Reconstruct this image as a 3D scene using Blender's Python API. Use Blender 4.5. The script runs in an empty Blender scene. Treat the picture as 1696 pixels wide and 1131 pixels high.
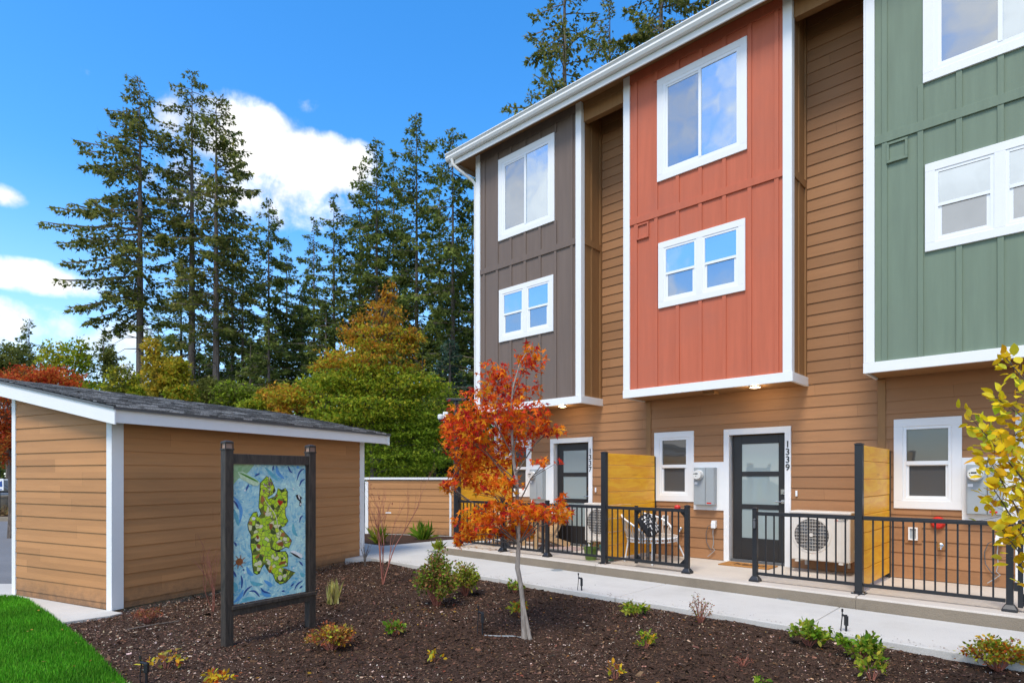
import bpy, math, random
import numpy as np
from mathutils import Vector, Matrix
R=math.radians
random.seed(7); rng=np.random.default_rng(11)
scene=bpy.context.scene
COL=scene.collection
H=1.585
# ---------------------------------------------------------------- frames
class Fr:
    def __init__(s,ang): s.a=ang; s.c=math.cos(ang); s.s=math.sin(ang)
    def w(s,p): return (p[0]*s.c-p[1]*s.s, p[0]*s.s+p[1]*s.c, p[2] if len(p)>2 else 0)
    def inv(s,x,y): return (x*s.c+y*s.s, -x*s.s+y*s.c)
BLD=Fr(R(-42.83)); SHD=Fr(R(-25.8)); WLD=Fr(0.0)
BASE={}; FRM={}
def props(o,label=None,cat=None,group=None,kind=None):
    if label: o['label']=label
    if cat: o['category']=cat
    if group: o['group']=group
    if kind: o['kind']=kind
    return o
def thing(name,label,cat,fr=WLD,base=(0,0,0),group=None):
    o=bpy.data.objects.new(name,None); COL.objects.link(o)
    o.empty_display_size=.2
    o.location=fr.w(base); o.rotation_euler=(0,0,fr.a)
    BASE[o.name]=base; FRM[o.name]=fr
    return props(o,label,cat,group)
class MB:
    def __init__(s): s.v=[]; s.f=[]
    def add(s,vs,fs):
        k=len(s.v); s.v+= [tuple(p) for p in vs]; s.f+= [tuple(i+k for i in f) for f in fs]; return s
    def box(s,x0,x1,y0,y1,z0,z1):
        return s.add([(x0,y0,z0),(x1,y0,z0),(x1,y1,z0),(x0,y1,z0),(x0,y0,z1),(x1,y0,z1),(x1,y1,z1),(x0,y1,z1)],
            [(0,3,2,1),(4,5,6,7),(0,1,5,4),(1,2,6,5),(2,3,7,6),(3,0,4,7)])
    def taperbox(s,x,y,w0,w1,z0,z1):
        a=w0/2;b=w1/2
        return s.add([(x-a,y-a,z0),(x+a,y-a,z0),(x+a,y+a,z0),(x-a,y+a,z0),(x-b,y-b,z1),(x+b,y-b,z1),(x+b,y+b,z1),(x-b,y+b,z1)],
            [(0,3,2,1),(4,5,6,7),(0,1,5,4),(1,2,6,5),(2,3,7,6),(3,0,4,7)])
    def tube(s,pts,rad,seg=8,cap=True):
        pts=[Vector(p) for p in pts]; n=len(pts)
        if not hasattr(rad,'__len__'): rad=[rad]*n
        vs=[];fs=[]; prev=None
        for i,p in enumerate(pts):
            d=(pts[min(i+1,n-1)]-pts[max(i-1,0)])
            if d.length<1e-9: d=Vector((0,0,1))
            d.normalize()
            if prev is None:
                up=Vector((0,0,1)) if abs(d.z)<.9 else Vector((1,0,0))
                x=d.cross(up).normalized()
            else:
                x=(prev-d*prev.dot(d))
                x=x.normalized() if x.length>1e-6 else d.orthogonal().normalized()
            prev=x; y=d.cross(x)
            for k in range(seg):
                a=2*math.pi*k/seg; vs.append(p+(x*math.cos(a)+y*math.sin(a))*rad[i])
        for i in range(n-1):
            for k in range(seg):
                a=i*seg+k;b=i*seg+(k+1)%seg
                fs.append((a,b,b+seg,a+seg))
        if cap: fs.append(tuple(range(seg-1,-1,-1))); fs.append(tuple((n-1)*seg+k for k in range(seg)))
        return s.add(vs,fs)
    def lathe(s,c,prof,seg=24,axis='z'):
        vs=[];fs=[]
        for r,h in prof:
            for k in range(seg):
                a=2*math.pi*k/seg; x=r*math.cos(a); y=r*math.sin(a)
                if axis=='z': vs.append((c[0]+x,c[1]+y,c[2]+h))
                elif axis=='y': vs.append((c[0]+x,c[1]-h,c[2]+y))
                else: vs.append((c[0]+h,c[1]+x,c[2]+y))
        m=len(prof)
        for i in range(m-1):
            for k in range(seg):
                a=i*seg+k;b=i*seg+(k+1)%seg; fs.append((a,b,b+seg,a+seg))
        fs.append(tuple(range(seg-1,-1,-1))); fs.append(tuple((m-1)*seg+k for k in range(seg)))
        return s.add(vs,fs)
    def prism(s,poly,n0,n1,ax='y'):
        """poly of (a,z) extruded along y (ax='y'), or (x,y) extruded along z (ax='z'), (y,z) along x"""
        k=len(poly)
        def P(a,b,h): return (a,h,b) if ax=='y' else ((a,b,h) if ax=='z' else (h,a,b))
        vs=[P(a,b,n0) for a,b in poly]+[P(a,b,n1) for a,b in poly]
        fs=[tuple(range(k)),tuple(range(2*k-1,k-1,-1))]+[(i,i+k,(i+1)%k+k,(i+1)%k) for i in range(k)]
        return s.add(vs,fs)
def fixn(me):
    import bmesh
    bm=bmesh.new(); bm.from_mesh(me); bmesh.ops.recalc_face_normals(bm,faces=bm.faces); bm.to_mesh(me); bm.free()
def build(mb,name,mat,parent=None,fr=None,base=None,smooth=False,bevel=0,fix=True,label=None):
    me=bpy.data.meshes.new(name)
    if parent is not None: b=BASE[parent.name]; fr=FRM[parent.name]
    else: b=base or (0,0,0); fr=fr or WLD
    me.from_pydata([(p[0]-b[0],p[1]-b[1],p[2]-b[2]) for p in mb.v],[],mb.f)
    if fix: fixn(me)
    if mat: me.materials.append(mat)
    if smooth:
        me.polygons.foreach_set('use_smooth',[True]*len(me.polygons))
    o=bpy.data.objects.new(name,me); COL.objects.link(o)
    if parent is not None: o.parent=parent
    else: o.location=fr.w(b); o.rotation_euler=(0,0,fr.a)
    BASE[o.name]=b; FRM[o.name]=fr
    if bevel:
        m=o.modifiers.new('bevel','BEVEL'); m.width=bevel; m.segments=2; m.limit_method='ANGLE'; m.angle_limit=R(40)
    if smooth:
        m=o.modifiers.new('smooth by angle','EDGE_SPLIT'); m.split_angle=R(38)
    if label: o['label']=label
    return o
def struct(mb,name,mat,**k):
    o=build(mb,name,mat,**k); o['kind']='structure'; return o
def copy_tree(o,parent=None):
    c=o.copy(); COL.objects.link(c)
    if parent is not None: c.parent=parent
    for ch in list(o.children): copy_tree(ch,c)
    return c
def build_each(mb,name,mat,parent,**k):
    """every 8-vertex box of mb becomes a part of its own"""
    out=[]
    for i in range(0,len(mb.v),8):
        m=MB(); m.v=mb.v[i:i+8]; q=i//8*6; m.f=[tuple(a-i for a in f) for f in mb.f[q:q+6]]; out.append(build(m,name,mat,parent,**k))
    return out
# ---------------------------------------------------------------- materials
def mat(name,base,rough=.6,metal=0,var=0,vscale=8,bump=0,bscale=60,stretch=(1,1,1),spec=.5,dirt=None,dscale=1.5,alpha=None):
    m=bpy.data.materials.new(name); m.use_nodes=True; nt=m.node_tree; N=nt.nodes; L=nt.links
    b=N['Principled BSDF']; b.inputs['Roughness'].default_value=rough; b.inputs['Metallic'].default_value=metal
    b.inputs['Specular IOR Level'].default_value=spec
    c=(*base,1); b.inputs['Base Color'].default_value=c
    if var or bump or dirt:
        tc=N.new('ShaderNodeTexCoord'); mp=N.new('ShaderNodeMapping'); mp.inputs['Scale'].default_value=stretch
        L.new(tc.outputs['Object'],mp.inputs['Vector'])
    out=None
    if var:
        nz=N.new('ShaderNodeTexNoise'); nz.inputs['Scale'].default_value=vscale; nz.inputs['Detail'].default_value=8; nz.inputs['Roughness'].default_value=.65
        L.new(mp.outputs[0],nz.inputs['Vector'])
        r=N.new('ShaderNodeValToRGB'); r.color_ramp.elements[0].position=.3; r.color_ramp.elements[1].position=.7
        r.color_ramp.elements[0].color=tuple(x*(1-var) for x in base)+(1,); r.color_ramp.elements[1].color=tuple(min(1,x*(1+var)) for x in base)+(1,)
        L.new(nz.outputs['Fac'],r.inputs[0]); out=r.outputs[0]
    if dirt:
        n2=N.new('ShaderNodeTexNoise'); n2.inputs['Scale'].default_value=dscale; n2.inputs['Detail'].default_value=10; n2.inputs['Roughness'].default_value=.7
        L.new(tc.outputs['Object'],n2.inputs['Vector'])
        r2=N.new('ShaderNodeValToRGB'); r2.color_ramp.elements[0].position=.5; r2.color_ramp.elements[1].position=.75
        L.new(n2.outputs['Fac'],r2.inputs[0])
        mx=N.new('ShaderNodeMix'); mx.data_type='RGBA'; mx.inputs[7].default_value=(*dirt,1); mx.inputs[6].default_value=c
        L.new(r2.outputs[0],mx.inputs[0])
        if out: L.new(out,mx.inputs[6])
        out=mx.outputs[2]
    if out: L.new(out,b.inputs['Base Color'])
    if bump:
        n3=N.new('ShaderNodeTexNoise'); n3.inputs['Scale'].default_value=bscale; n3.inputs['Detail'].default_value=6
        L.new(mp.outputs[0],n3.inputs['Vector'])
        bp=N.new('ShaderNodeBump'); bp.inputs['Strength'].default_value=bump; bp.inputs['Distance'].default_value=.01
        L.new(n3.outputs['Fac'],bp.inputs['Height']); L.new(bp.outputs[0],b.inputs['Normal'])
    return m
def siding_mat(name,base,splash=0):
    """painted fibre-cement lap boards: each course gets its own slight tone, with butt joints and pressed grain"""
    m=mat(name,base,.62,var=.07,vscale=5,stretch=(.25,.25,3),spec=.25)
    nt=m.node_tree;N=nt.nodes;L=nt.links;b=N['Principled BSDF']
    src=b.inputs['Base Color'].links[0].from_socket
    tc=[n for n in N if n.type=='TEX_COORD'][0]
    sp=N.new('ShaderNodeSeparateXYZ'); L.new(tc.outputs['Object'],sp.inputs[0])
    dv=N.new('ShaderNodeMath'); dv.operation='MULTIPLY'; dv.inputs[1].default_value=1/.1785; L.new(sp.outputs[2],dv.inputs[0])
    fl=N.new('ShaderNodeMath'); fl.operation='FLOOR'; L.new(dv.outputs[0],fl.inputs[0])
    ax=N.new('ShaderNodeMath'); ax.operation='ADD'; L.new(sp.outputs[0],ax.inputs[0]); L.new(sp.outputs[1],ax.inputs[1])
    wn=N.new('ShaderNodeTexWhiteNoise'); wn.noise_dimensions='1D'; L.new(fl.outputs[0],wn.inputs['W'])
    mu=N.new('ShaderNodeMath'); mu.operation='MULTIPLY'; mu.inputs[1].default_value=3.6; L.new(wn.outputs['Value'],mu.inputs[0])
    ad=N.new('ShaderNodeMath'); ad.operation='ADD'; L.new(ax.outputs[0],ad.inputs[0]); L.new(mu.outputs[0],ad.inputs[1])
    d2=N.new('ShaderNodeMath'); d2.operation='DIVIDE'; d2.inputs[1].default_value=3.6; L.new(ad.outputs[0],d2.inputs[0])
    f2=N.new('ShaderNodeMath'); f2.operation='FLOOR'; L.new(d2.outputs[0],f2.inputs[0])
    cb=N.new('ShaderNodeCombineXYZ'); L.new(fl.outputs[0],cb.inputs[0]); L.new(f2.outputs[0],cb.inputs[1])
    w2=N.new('ShaderNodeTexWhiteNoise'); w2.noise_dimensions='2D'; L.new(cb.outputs[0],w2.inputs['Vector'])
    mr=N.new('ShaderNodeMapRange'); mr.inputs[3].default_value=.88; mr.inputs[4].default_value=1.10; L.new(w2.outputs['Value'],mr.inputs[0])
    # butt joint hairline
    fr=N.new('ShaderNodeMath'); fr.operation='FRACT'; L.new(d2.outputs[0],fr.inputs[0])
    lt=N.new('ShaderNodeMath'); lt.operation='LESS_THAN'; lt.inputs[1].default_value=.0011; L.new(fr.outputs[0],lt.inputs[0])
    ml=N.new('ShaderNodeMath'); ml.operation='MULTIPLY'; ml.inputs[1].default_value=.4; L.new(lt.outputs[0],ml.inputs[0])
    sb=N.new('ShaderNodeMath'); sb.operation='SUBTRACT'; L.new(mr.outputs[0],sb.inputs[0]); L.new(ml.outputs[0],sb.inputs[1])
    vm=N.new('ShaderNodeVectorMath'); vm.operation='SCALE'; L.new(src,vm.inputs[0]); L.new(sb.outputs[0],vm.inputs['Scale'])
    L.new(vm.outputs[0],b.inputs['Base Color'])
    if splash:   # dried soil splashed on the lowest boards: a stain in its own right
        ns=N.new('ShaderNodeTexNoise'); ns.inputs['Scale'].default_value=9; ns.inputs['Detail'].default_value=8; ns.inputs['Roughness'].default_value=.75; L.new(tc.outputs['Object'],ns.inputs['Vector'])
        zr_=N.new('ShaderNodeMapRange'); zr_.inputs[1].default_value=.0; zr_.inputs[2].default_value=splash; zr_.inputs[3].default_value=1.15; zr_.inputs[4].default_value=0; L.new(sp.outputs[2],zr_.inputs[0])
        m1=N.new('ShaderNodeMath'); m1.operation='MULTIPLY'; L.new(zr_.outputs[0],m1.inputs[0]); L.new(ns.outputs['Fac'],m1.inputs[1])
        m2=N.new('ShaderNodeMapRange'); m2.inputs[1].default_value=.15; m2.inputs[2].default_value=.6; m2.inputs[4].default_value=.75; L.new(m1.outputs[0],m2.inputs[0])
        mm=N.new('ShaderNodeMix'); mm.data_type='RGBA'; L.new(m2.outputs[0],mm.inputs[0]); L.new(vm.outputs[0],mm.inputs[6]); mm.inputs[7].default_value=(.13,.085,.055,1); L.new(mm.outputs[2],b.inputs['Base Color'])
    n3=N.new('ShaderNodeTexNoise'); n3.inputs['Scale'].default_value=22; n3.inputs['Detail'].default_value=8
    mp=N.new('ShaderNodeMapping'); mp.inputs['Scale'].default_value=(.3,.3,7); L.new(tc.outputs['Object'],mp.inputs[0]); L.new(mp.outputs[0],n3.inputs['Vector'])
    bp=N.new('ShaderNodeBump'); bp.inputs['Strength'].default_value=.16; bp.inputs['Distance'].default_value=.006
    L.new(n3.outputs['Fac'],bp.inputs['Height']); L.new(bp.outputs[0],b.inputs['Normal'])
    return m
def leaf_mat(name,trans=.35,rough=.55):
    m=bpy.data.materials.new(name); m.use_nodes=True; nt=m.node_tree;N=nt.nodes;L=nt.links
    b=N['Principled BSDF']; b.inputs['Roughness'].default_value=rough; b.inputs['Specular IOR Level'].default_value=.12
    a=N.new('ShaderNodeAttribute'); a.attribute_name='col'; L.new(a.outputs['Color'],b.inputs['Base Color'])
    if trans:
        t=N.new('ShaderNodeBsdfTranslucent'); L.new(a.outputs['Color'],t.inputs['Color'])
        mx=N.new('ShaderNodeMixShader'); mx.inputs[0].default_value=trans
        L.new(b.outputs[0],mx.inputs[1]); L.new(t.outputs[0],mx.inputs[2]); L.new(mx.outputs[0],N['Material Output'].inputs[0])
    return m
def glass_mat(name,dark,refl,tint=(1,1,1),streak=0):
    m=bpy.data.materials.new(name); m.use_nodes=True; nt=m.node_tree;N=nt.nodes;L=nt.links
    b=N['Principled BSDF']; b.inputs['Roughness'].default_value=.35; b.inputs['Base Color'].default_value=(*dark,1)
    g=N.new('ShaderNodeBsdfGlossy'); g.inputs['Roughness'].default_value=.015; g.inputs['Color'].default_value=(*tint,1)
    lw=N.new('ShaderNodeFresnel'); lw.inputs['IOR'].default_value=1.5
    ad=N.new('ShaderNodeMath'); ad.operation='ADD'; ad.inputs[1].default_value=refl; ad.use_clamp=True; L.new(lw.outputs[0],ad.inputs[0])
    mx=N.new('ShaderNodeMixShader'); L.new(ad.outputs[0],mx.inputs[0]); L.new(b.outputs[0],mx.inputs[1]); L.new(g.outputs[0],mx.inputs[2])
    L.new(mx.outputs[0],N['Material Output'].inputs[0])
    tc=N.new('ShaderNodeTexCoord'); nz=N.new('ShaderNodeTexNoise'); nz.inputs['Scale'].default_value=1.3; L.new(tc.outputs['Object'],nz.inputs['Vector'])
    bp=N.new('ShaderNodeBump'); bp.inputs['Strength'].default_value=.25; bp.inputs['Distance'].default_value=.02; L.new(nz.outputs['Fac'],bp.inputs['Height']); L.new(bp.outputs[0],g.inputs['Normal'])
    return m
def emit(name,c,s):
    m=bpy.data.materials.new(name); m.use_nodes=True; b=m.node_tree.nodes['Principled BSDF']
    b.inputs['Base Color'].default_value=(*c,1); b.inputs['Emission Color'].default_value=(*c,1); b.inputs['Emission Strength'].default_value=s; return m
M={}
M['siding']=siding_mat('brown_lap_siding',(.34,.17,.078))
M['sidingshed']=siding_mat('tan_lap_siding',(.46,.225,.090),.42)
M['tan']=mat('tan_board',(.30,.155,.062),.6,var=.08,vscale=3,stretch=(6,6,.5),spec=.25,bump=.06)
M['white']=mat('white_trim_paint',(.80,.80,.79),.45,var=.02,vscale=4,bump=.03,bscale=40)
M['vinyl']=mat('white_vinyl',(.82,.83,.83),.3)
def panel_mat(n,c): return mat(n,c,.6,var=.085,vscale=2.2,stretch=(5,5,.35),bump=.14,bscale=50,spec=.25,dirt=tuple(x*.84+.02 for x in c),dscale=.7)
M['taupe']=panel_mat('taupe_panel',(.165,.122,.098)); M['red']=panel_mat('red_panel',(.52,.134,.070)); M['green']=panel_mat('green_panel',(.172,.225,.160))
M['gutter']=mat('gutter_white',(.72,.71,.67),.35,var=.03,vscale=2)
M['roof']=mat('shingle_dark',(.06,.06,.062),.9,var=.5,vscale=9,bump=.5,bscale=40)
M['black']=mat('black_metal',(.016,.017,.02),.38,spec=.5)
M['blackpaint']=mat('black_door_paint',(.022,.021,.021),.42,var=.15,vscale=3,bump=.04)
M['frost']=glass_mat('frosted_glass',(.32,.38,.37),.06)
M['glassup']=glass_mat('coated_glass',(.05,.06,.075),.58,(.80,.91,1)); M['glassscr']=glass_mat('screened_glass',(.06,.065,.07),.33,(.86,.93,1))
M['glasslow']=glass_mat('plain_glass',(.055,.05,.04),.03)
M['screen']=mat('insect_screen',(.075,.072,.068),.7)
M['grey']=mat('grey_steel_box',(.33,.36,.37),.5,metal=.0,var=.04)
M['darkgrey']=mat('dark_grey',(.10,.105,.11),.5)
M['meter']=glass_mat('meter_glass',(.6,.6,.58),.1)
M['redp']=mat('red_plastic',(.62,.03,.02),.35)
M['chrome']=mat('satin_nickel',(.6,.58,.55),.25,metal=1)
M['acw']=mat('ivory_painted_steel',(.68,.63,.56),.4,var=.03,bump=.0)
M['acdark']=mat('fan_dark',(.11,.10,.09),.6)
M['ink']=mat('black_number',(.012,.012,.012),.4)
M['lamp']=emit('soffit_lamp',(1,.84,.6),6)
M['copper']=mat('copper_pipe',(.5,.2,.1),.3,metal=1)
def wood_mat(name,c1,c2,scale=3,stretch=(1,1,1),rough=.5,bump=.2):
    m=bpy.data.materials.new(name); m.use_nodes=True; nt=m.node_tree;N=nt.nodes;L=nt.links;b=N['Principled BSDF']; b.inputs['Roughness'].default_value=rough
    tc=N.new('ShaderNodeTexCoord'); mp=N.new('ShaderNodeMapping'); mp.inputs['Scale'].default_value=stretch; L.new(tc.outputs['Object'],mp.inputs[0])
    nz=N.new('ShaderNodeTexNoise'); nz.inputs['Scale'].default_value=scale; nz.inputs['Detail'].default_value=9; nz.inputs['Distortion'].default_value=1.2; nz.inputs['Roughness'].default_value=.6; L.new(mp.outputs[0],nz.inputs['Vector'])
    r=N.new('ShaderNodeValToRGB'); r.color_ramp.elements[0].position=.32; r.color_ramp.elements[1].position=.62; r.color_ramp.elements[0].color=(*c1,1); r.color_ramp.elements[1].color=(*c2,1)
    L.new(nz.outputs['Fac'],r.inputs[0])
    vo=N.new('ShaderNodeTexVoronoi'); vo.inputs['Scale'].default_value=scale*.55; L.new(mp.outputs[0],vo.inputs['Vector'])
    r2=N.new('ShaderNodeValToRGB'); r2.color_ramp.elements[0].position=.03; r2.color_ramp.elements[1].position=.14; r2.color_ramp.elements[0].color=(*[x*.45 for x in c1],1); r2.color_ramp.elements[1].color=(1,1,1,1)
    L.new(vo.outputs['Distance'],r2.inputs[0])
    mx=N.new('ShaderNodeMix'); mx.data_type='RGBA'; mx.blend_type='MULTIPLY'; mx.inputs[0].default_value=.55; L.new(r.outputs[0],mx.inputs[6]); L.new(r2.outputs[0],mx.inputs[7]); L.new(mx.outputs[2],b.inputs['Base Color'])
    bp=N.new('ShaderNodeBump'); bp.inputs['Strength'].default_value=bump; bp.inputs['Distance'].default_value=.005; L.new(nz.outputs['Fac'],bp.inputs['Height']); L.new(bp.outputs[0],b.inputs['Normal'])
    return m
M['cedar']=wood_mat('orange_stained_cedar',(.84,.33,.010),(.95,.50,.020),2.2,(1,.8,4.5),.4,.12)
M['darkwood']=wood_mat('black_stained_post',(.016,.013,.011),(.055,.043,.033),4,(6,6,1),.6,.5)
M['palewood']=wood_mat('pale_slat_wood',(.42,.26,.12),(.60,.41,.22),3,(1,1,6),.6)
M['bark']=wood_mat('fir_bark',(.055,.042,.033),(.17,.135,.11),5,(4,4,.7),.9,1)
M['barkpale']=wood_mat('pale_bark',(.17,.14,.115),(.36,.31,.265),9,(2,2,.6),.8,.4)
M['barkred']=mat('red_twig_bark',(.30,.105,.07),.6,var=.3,vscale=20)
M['leaf']=leaf_mat('leaf',.50); M['needle']=leaf_mat('needle',.45,.8); M['grass']=leaf_mat('grass_blade',.3,.6); M['chip']=leaf_mat('wood_chip',0,.9)
# ---- ground materials
def concrete(name,base,stain,bump=.15):
    m=mat(name,base,.85,var=.09,vscale=2.2,bump=bump,bscale=90,dirt=stain,dscale=1.1,spec=.2)
    nt=m.node_tree;N=nt.nodes;L=nt.links;b=N['Principled BSDF']; src=b.inputs['Base Color'].links[0].from_socket
    tc=[n for n in N if n.type=='TEX_COORD'][0]
    nz=N.new('ShaderNodeTexNoise'); nz.inputs['Scale'].default_value=120; nz.inputs['Detail'].default_value=4; L.new(tc.outputs['Object'],nz.inputs['Vector'])
    mr=N.new('ShaderNodeMapRange'); mr.inputs[1].default_value=.3; mr.inputs[2].default_value=.7; mr.inputs[3].default_value=.86; mr.inputs[4].default_value=1.1; L.new(nz.outputs['Fac'],mr.inputs[0])
    vm=N.new('ShaderNodeVectorMath'); vm.operation='SCALE'; L.new(src,vm.inputs[0]); L.new(mr.outputs[0],vm.inputs['Scale']); L.new(vm.outputs[0],b.inputs['Base Color'])
    return m
M['walk']=concrete('broom_concrete',(.55,.53,.49),(.44,.42,.38))
M['patio']=concrete('patio_concrete',(.57,.51,.44),(.45,.40,.34))
M['curb']=concrete('rough_concrete',(.26,.215,.16),(.14,.115,.085),.8)
M['asphalt']=mat('asphalt',(.15,.152,.158),.9,var=.15,vscale=30,bump=.3,bscale=150,dirt=(.19,.19,.195),dscale=.6)
M['soil']=mat('bark_mulch_soil',(.050,.028,.018),.95,var=.55,vscale=45,bump=1,bscale=70,spec=.2)
M['earth']=mat('field_ground',(.05,.065,.03),.95,var=.4,vscale=.6,bump=.5,bscale=4)
# ---------------------------------------------------------------- leaf cloud (numpy)
def rotmats(d,up):
    d=d/np.linalg.norm(d,axis=1,keepdims=True); y=np.cross(up,d); y/= (np.linalg.norm(y,axis=1,keepdims=True)+1e-9); z=np.cross(d,y)
    return np.stack([d,y,z],axis=1)   # rows
def leafmesh(name,C,D,size,tmpl,tf,cols,matl,parent=None,fr=None,base=None,up=None,flat=.6):
    """C centres Nx3, D direction Nx3, size N, template verts kx3 faces list"""
    n=len(C); C=np.asarray(C,float)
    if up is None:
        up=rng.normal(size=(n,3))*flat; up[:,2]+=1
    Rm=rotmats(np.asarray(D,float),up); T=np.asarray(tmpl,float); k=len(T)
    V=np.einsum('kj,njl->nkl',T,Rm)*np.asarray(size).reshape(-1,1,1)+C[:,None,:]
    b=np.array(BASE[parent.name] if parent is not None else (base or (0,0,0)),float)
    V=(V-b).reshape(-1,3)
    me=bpy.data.meshes.new(name); me.vertices.add(n*k); me.vertices.foreach_set('co',V.ravel())
    off=np.arange(n)*k
    lo=[];ls=[];tot=0;allidx=[];starts=[];tots=[]
    fl=np.concatenate([np.asarray(f) for f in tf]); ln=np.array([len(f) for f in tf])
    idx=(fl[None,:]+off[:,None]).ravel(); me.loops.add(len(idx)); me.loops.foreach_set('vertex_index',idx)
    lens=np.tile(ln,n); st=np.concatenate([[0],np.cumsum(lens)[:-1]])
    me.polygons.add(len(lens)); me.polygons.foreach_set('loop_start',st); me.polygons.foreach_set('loop_total',lens)
    me.update(calc_edges=True)
    at=me.color_attributes.new('col','FLOAT_COLOR','POINT')
    cc=np.ones((n,k,4)); cc[:,:,:3]=np.clip(np.asarray(cols)[:,None,:],0,1); at.data.foreach_set('color',cc.ravel())
    me.materials.append(matl)
    o=bpy.data.objects.new(name,me); COL.objects.link(o)
    if parent is not None: o.parent=parent; fr=FRM[parent.name]
    else: o.location=(fr or WLD).w(b); o.rotation_euler=(0,0,(fr or WLD).a)
    BASE[o.name]=tuple(b); FRM[o.name]=fr or WLD
    return o
OVAL=([(0,0,0),(.3,.24,.05),(.7,.22,.03),(1,0,-.08),(.7,-.22,.03),(.3,-.24,.05)],[(0,1,2,3),(0,3,4,5)])
def star():
    out=[];n=5
    ang=[-2.5,-1.85,-1.25,-.95,-.62,-.35,0,.35,.62,.95,1.25,1.85,2.5]; rad=[.42,.20,.78,.40,.55,.38,1.0,.38,.55,.40,.78,.20,.42]
    rad=[.5,.22,.88,.42,.42,.40,1.05,.40,.42,.42,.88,.22,.5]
    ang=[-2.2,-1.7,-1.15,-.8,-.6,-.4,0,.4,.6,.8,1.15,1.7,2.2]
    vs=[(0,0,0)]
    for a,r in zip(ang,rad): vs.append((r*math.cos(a)*.8,r*math.sin(a)*.8,-.25*r*r+.06))
    return vs,[(0,i,i+1) for i in range(1,13)]
STAR=star()
SPRAY=([(0,.05,0),(.45,.26,-.05),(.5,.05,.02),(1,.04,-.12),(.5,-.07,.02),(.38,-.27,-.05),(0,-.05,0)],[(0,1,2),(0,2,4,6),(2,3,4),(4,5,6)])
BLADE=([(-.08,0,0),(.08,0,0),(0,.25,1)],[(0,1,2)])
CHIP=([(-.5,-.2,0),(.5,-.15,.08),(.4,.2,.05),(-.45,.22,.1)],[(0,1,2,3)])
def palette(cols,n,jit=.18,w=None):
    cols=np.array(cols,float); i=rng.choice(len(cols),n,p=w); c=cols[i]; return c*(1+rng.normal(size=(n,1))*jit)*(1+rng.normal(size=(n,3))*.06)
SKYSAT=1.34; SKYVAL=1.70; CLOUD=6.6; SUNE=2.05; EXPO=0.70
# ================================================================ lap siding
def lap(mb,a0,a1,z0,z1,y,zs,ex=.1785,holes=(),axis='x',sgn=-1,topfn=None):
    """sawtooth lap boards on plane y facing sgn; axis 'x' runs along local x, 'y' runs along local y"""
    zb=set([z0,z1]); k=math.floor((z0-zs)/ex)
    z=zs+k*ex
    while z<z1:
        if z>z0: zb.add(round(z,5))
        z+=ex
    for h in holes: zb|={h[2],h[3]}
    zb=sorted(q for q in zb if z0-1e-6<=q<=z1+1e-6)
    def P(a,off,z): return (a,y+sgn*off,z) if axis=='x' else (y+sgn*off,a,z)
    def off(z,low):
        f=((z-zs)/ex)%1.0
        if low and f>.9999: f=0
        if not low and f<1e-4: f=1
        return .004+.013*(1-f)
    for q0,q1 in zip(zb[:-1],zb[1:]):
        if q1-q0<1e-4: continue
        mid=(q0+q1)/2; segs=[(a0,a1)]
        for h in holes:
            if h[2]<mid<h[3]:
                ns=[]
                for s0,s1 in segs:
                    if h[1]<=s0 or h[0]>=s1: ns.append((s0,s1)); continue
                    if h[0]>s0: ns.append((s0,h[0]))
                    if h[1]<s1: ns.append((h[1],s1))
                segs=ns
        o0=off(q0,True);o1=off(q1,False)
        for s0,s1 in segs:
            s1t=s1;s0t=s0
            mb.add([P(s0,o0,q0),P(s1,o0,q0),P(s1,o1,q1),P(s0,o1,q1),P(s0,-.004,q0),P(s1,-.004,q0)],[(0,1,2,3),(0,4,5,1)])
F=9.96; BF=9.264; PITCH=3.808
bays=[(-9.635,-6.80,'taupe'),(-5.806,-2.985,'red'),(-1.997,.83,'green')]
S0,S1=-9.635,4.2
house=thing('townhouse_row','three storey brown lap sided townhouse row with taupe, red and green bays','townhouse',BLD,(-3,F,.15))
# ---- wall (openings for the doors and windows)
holes=[];
for u in range(-1,3):
    d=u*PITCH
    holes.append((-4.20+d,-3.27+d,.15,2.30)); holes.append((-5.50+d,-4.93+d,1.24,2.29))
mb=MB(); lap(mb,S0,S1,.15,8.72,F,.16,holes=holes)
w=build(mb,'wall',M['siding'],house,fix=False)
for p in w.data.polygons: pass
mb=MB(); lap(mb,F,F+9,.15,8.72,S0,.16,axis='y',sgn=-1); build(mb,'side_wall',M['siding'],house,fix=False)
mb=MB(); 
# core with recess so the openings keep depth
mb.box(S0+.01,S1,F+.16,F+9,.15,8.9)
build(mb,'wall_core',M['tan'],house)
# reveals round the openings
mb=MB()
for (a,b,c,d) in holes:
    mb.box(a-.02,a,F-.006,F+.158,c,d); mb.box(b,b+.02,F-.006,F+.158,c,d); mb.box(a-.02,b+.02,F-.006,F+.158,d,d+.02)
    if c>.5: mb.box(a-.02,b+.02,F-.006,F+.158,c-.02,c)
build(mb,'opening_reveal',M['white'],house)
# vertical boards at the party walls
mb=MB()
for s in (-5.73,-1.95,1.86): mb.box(s-.05,s+.05,F-.028,F-.0,.15,2.98)
build_each(mb,'party_wall_board',M['tan'],house,bevel=.003)
mb=MB(); mb.box(S0-.03,S0+.09,F-.035,F-.0,.15,2.98); mb.box(S0-.03,S0-.005,F,F+.10,.15,2.98)
build(mb,'corner_board',M['white'],house,bevel=.003)
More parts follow.
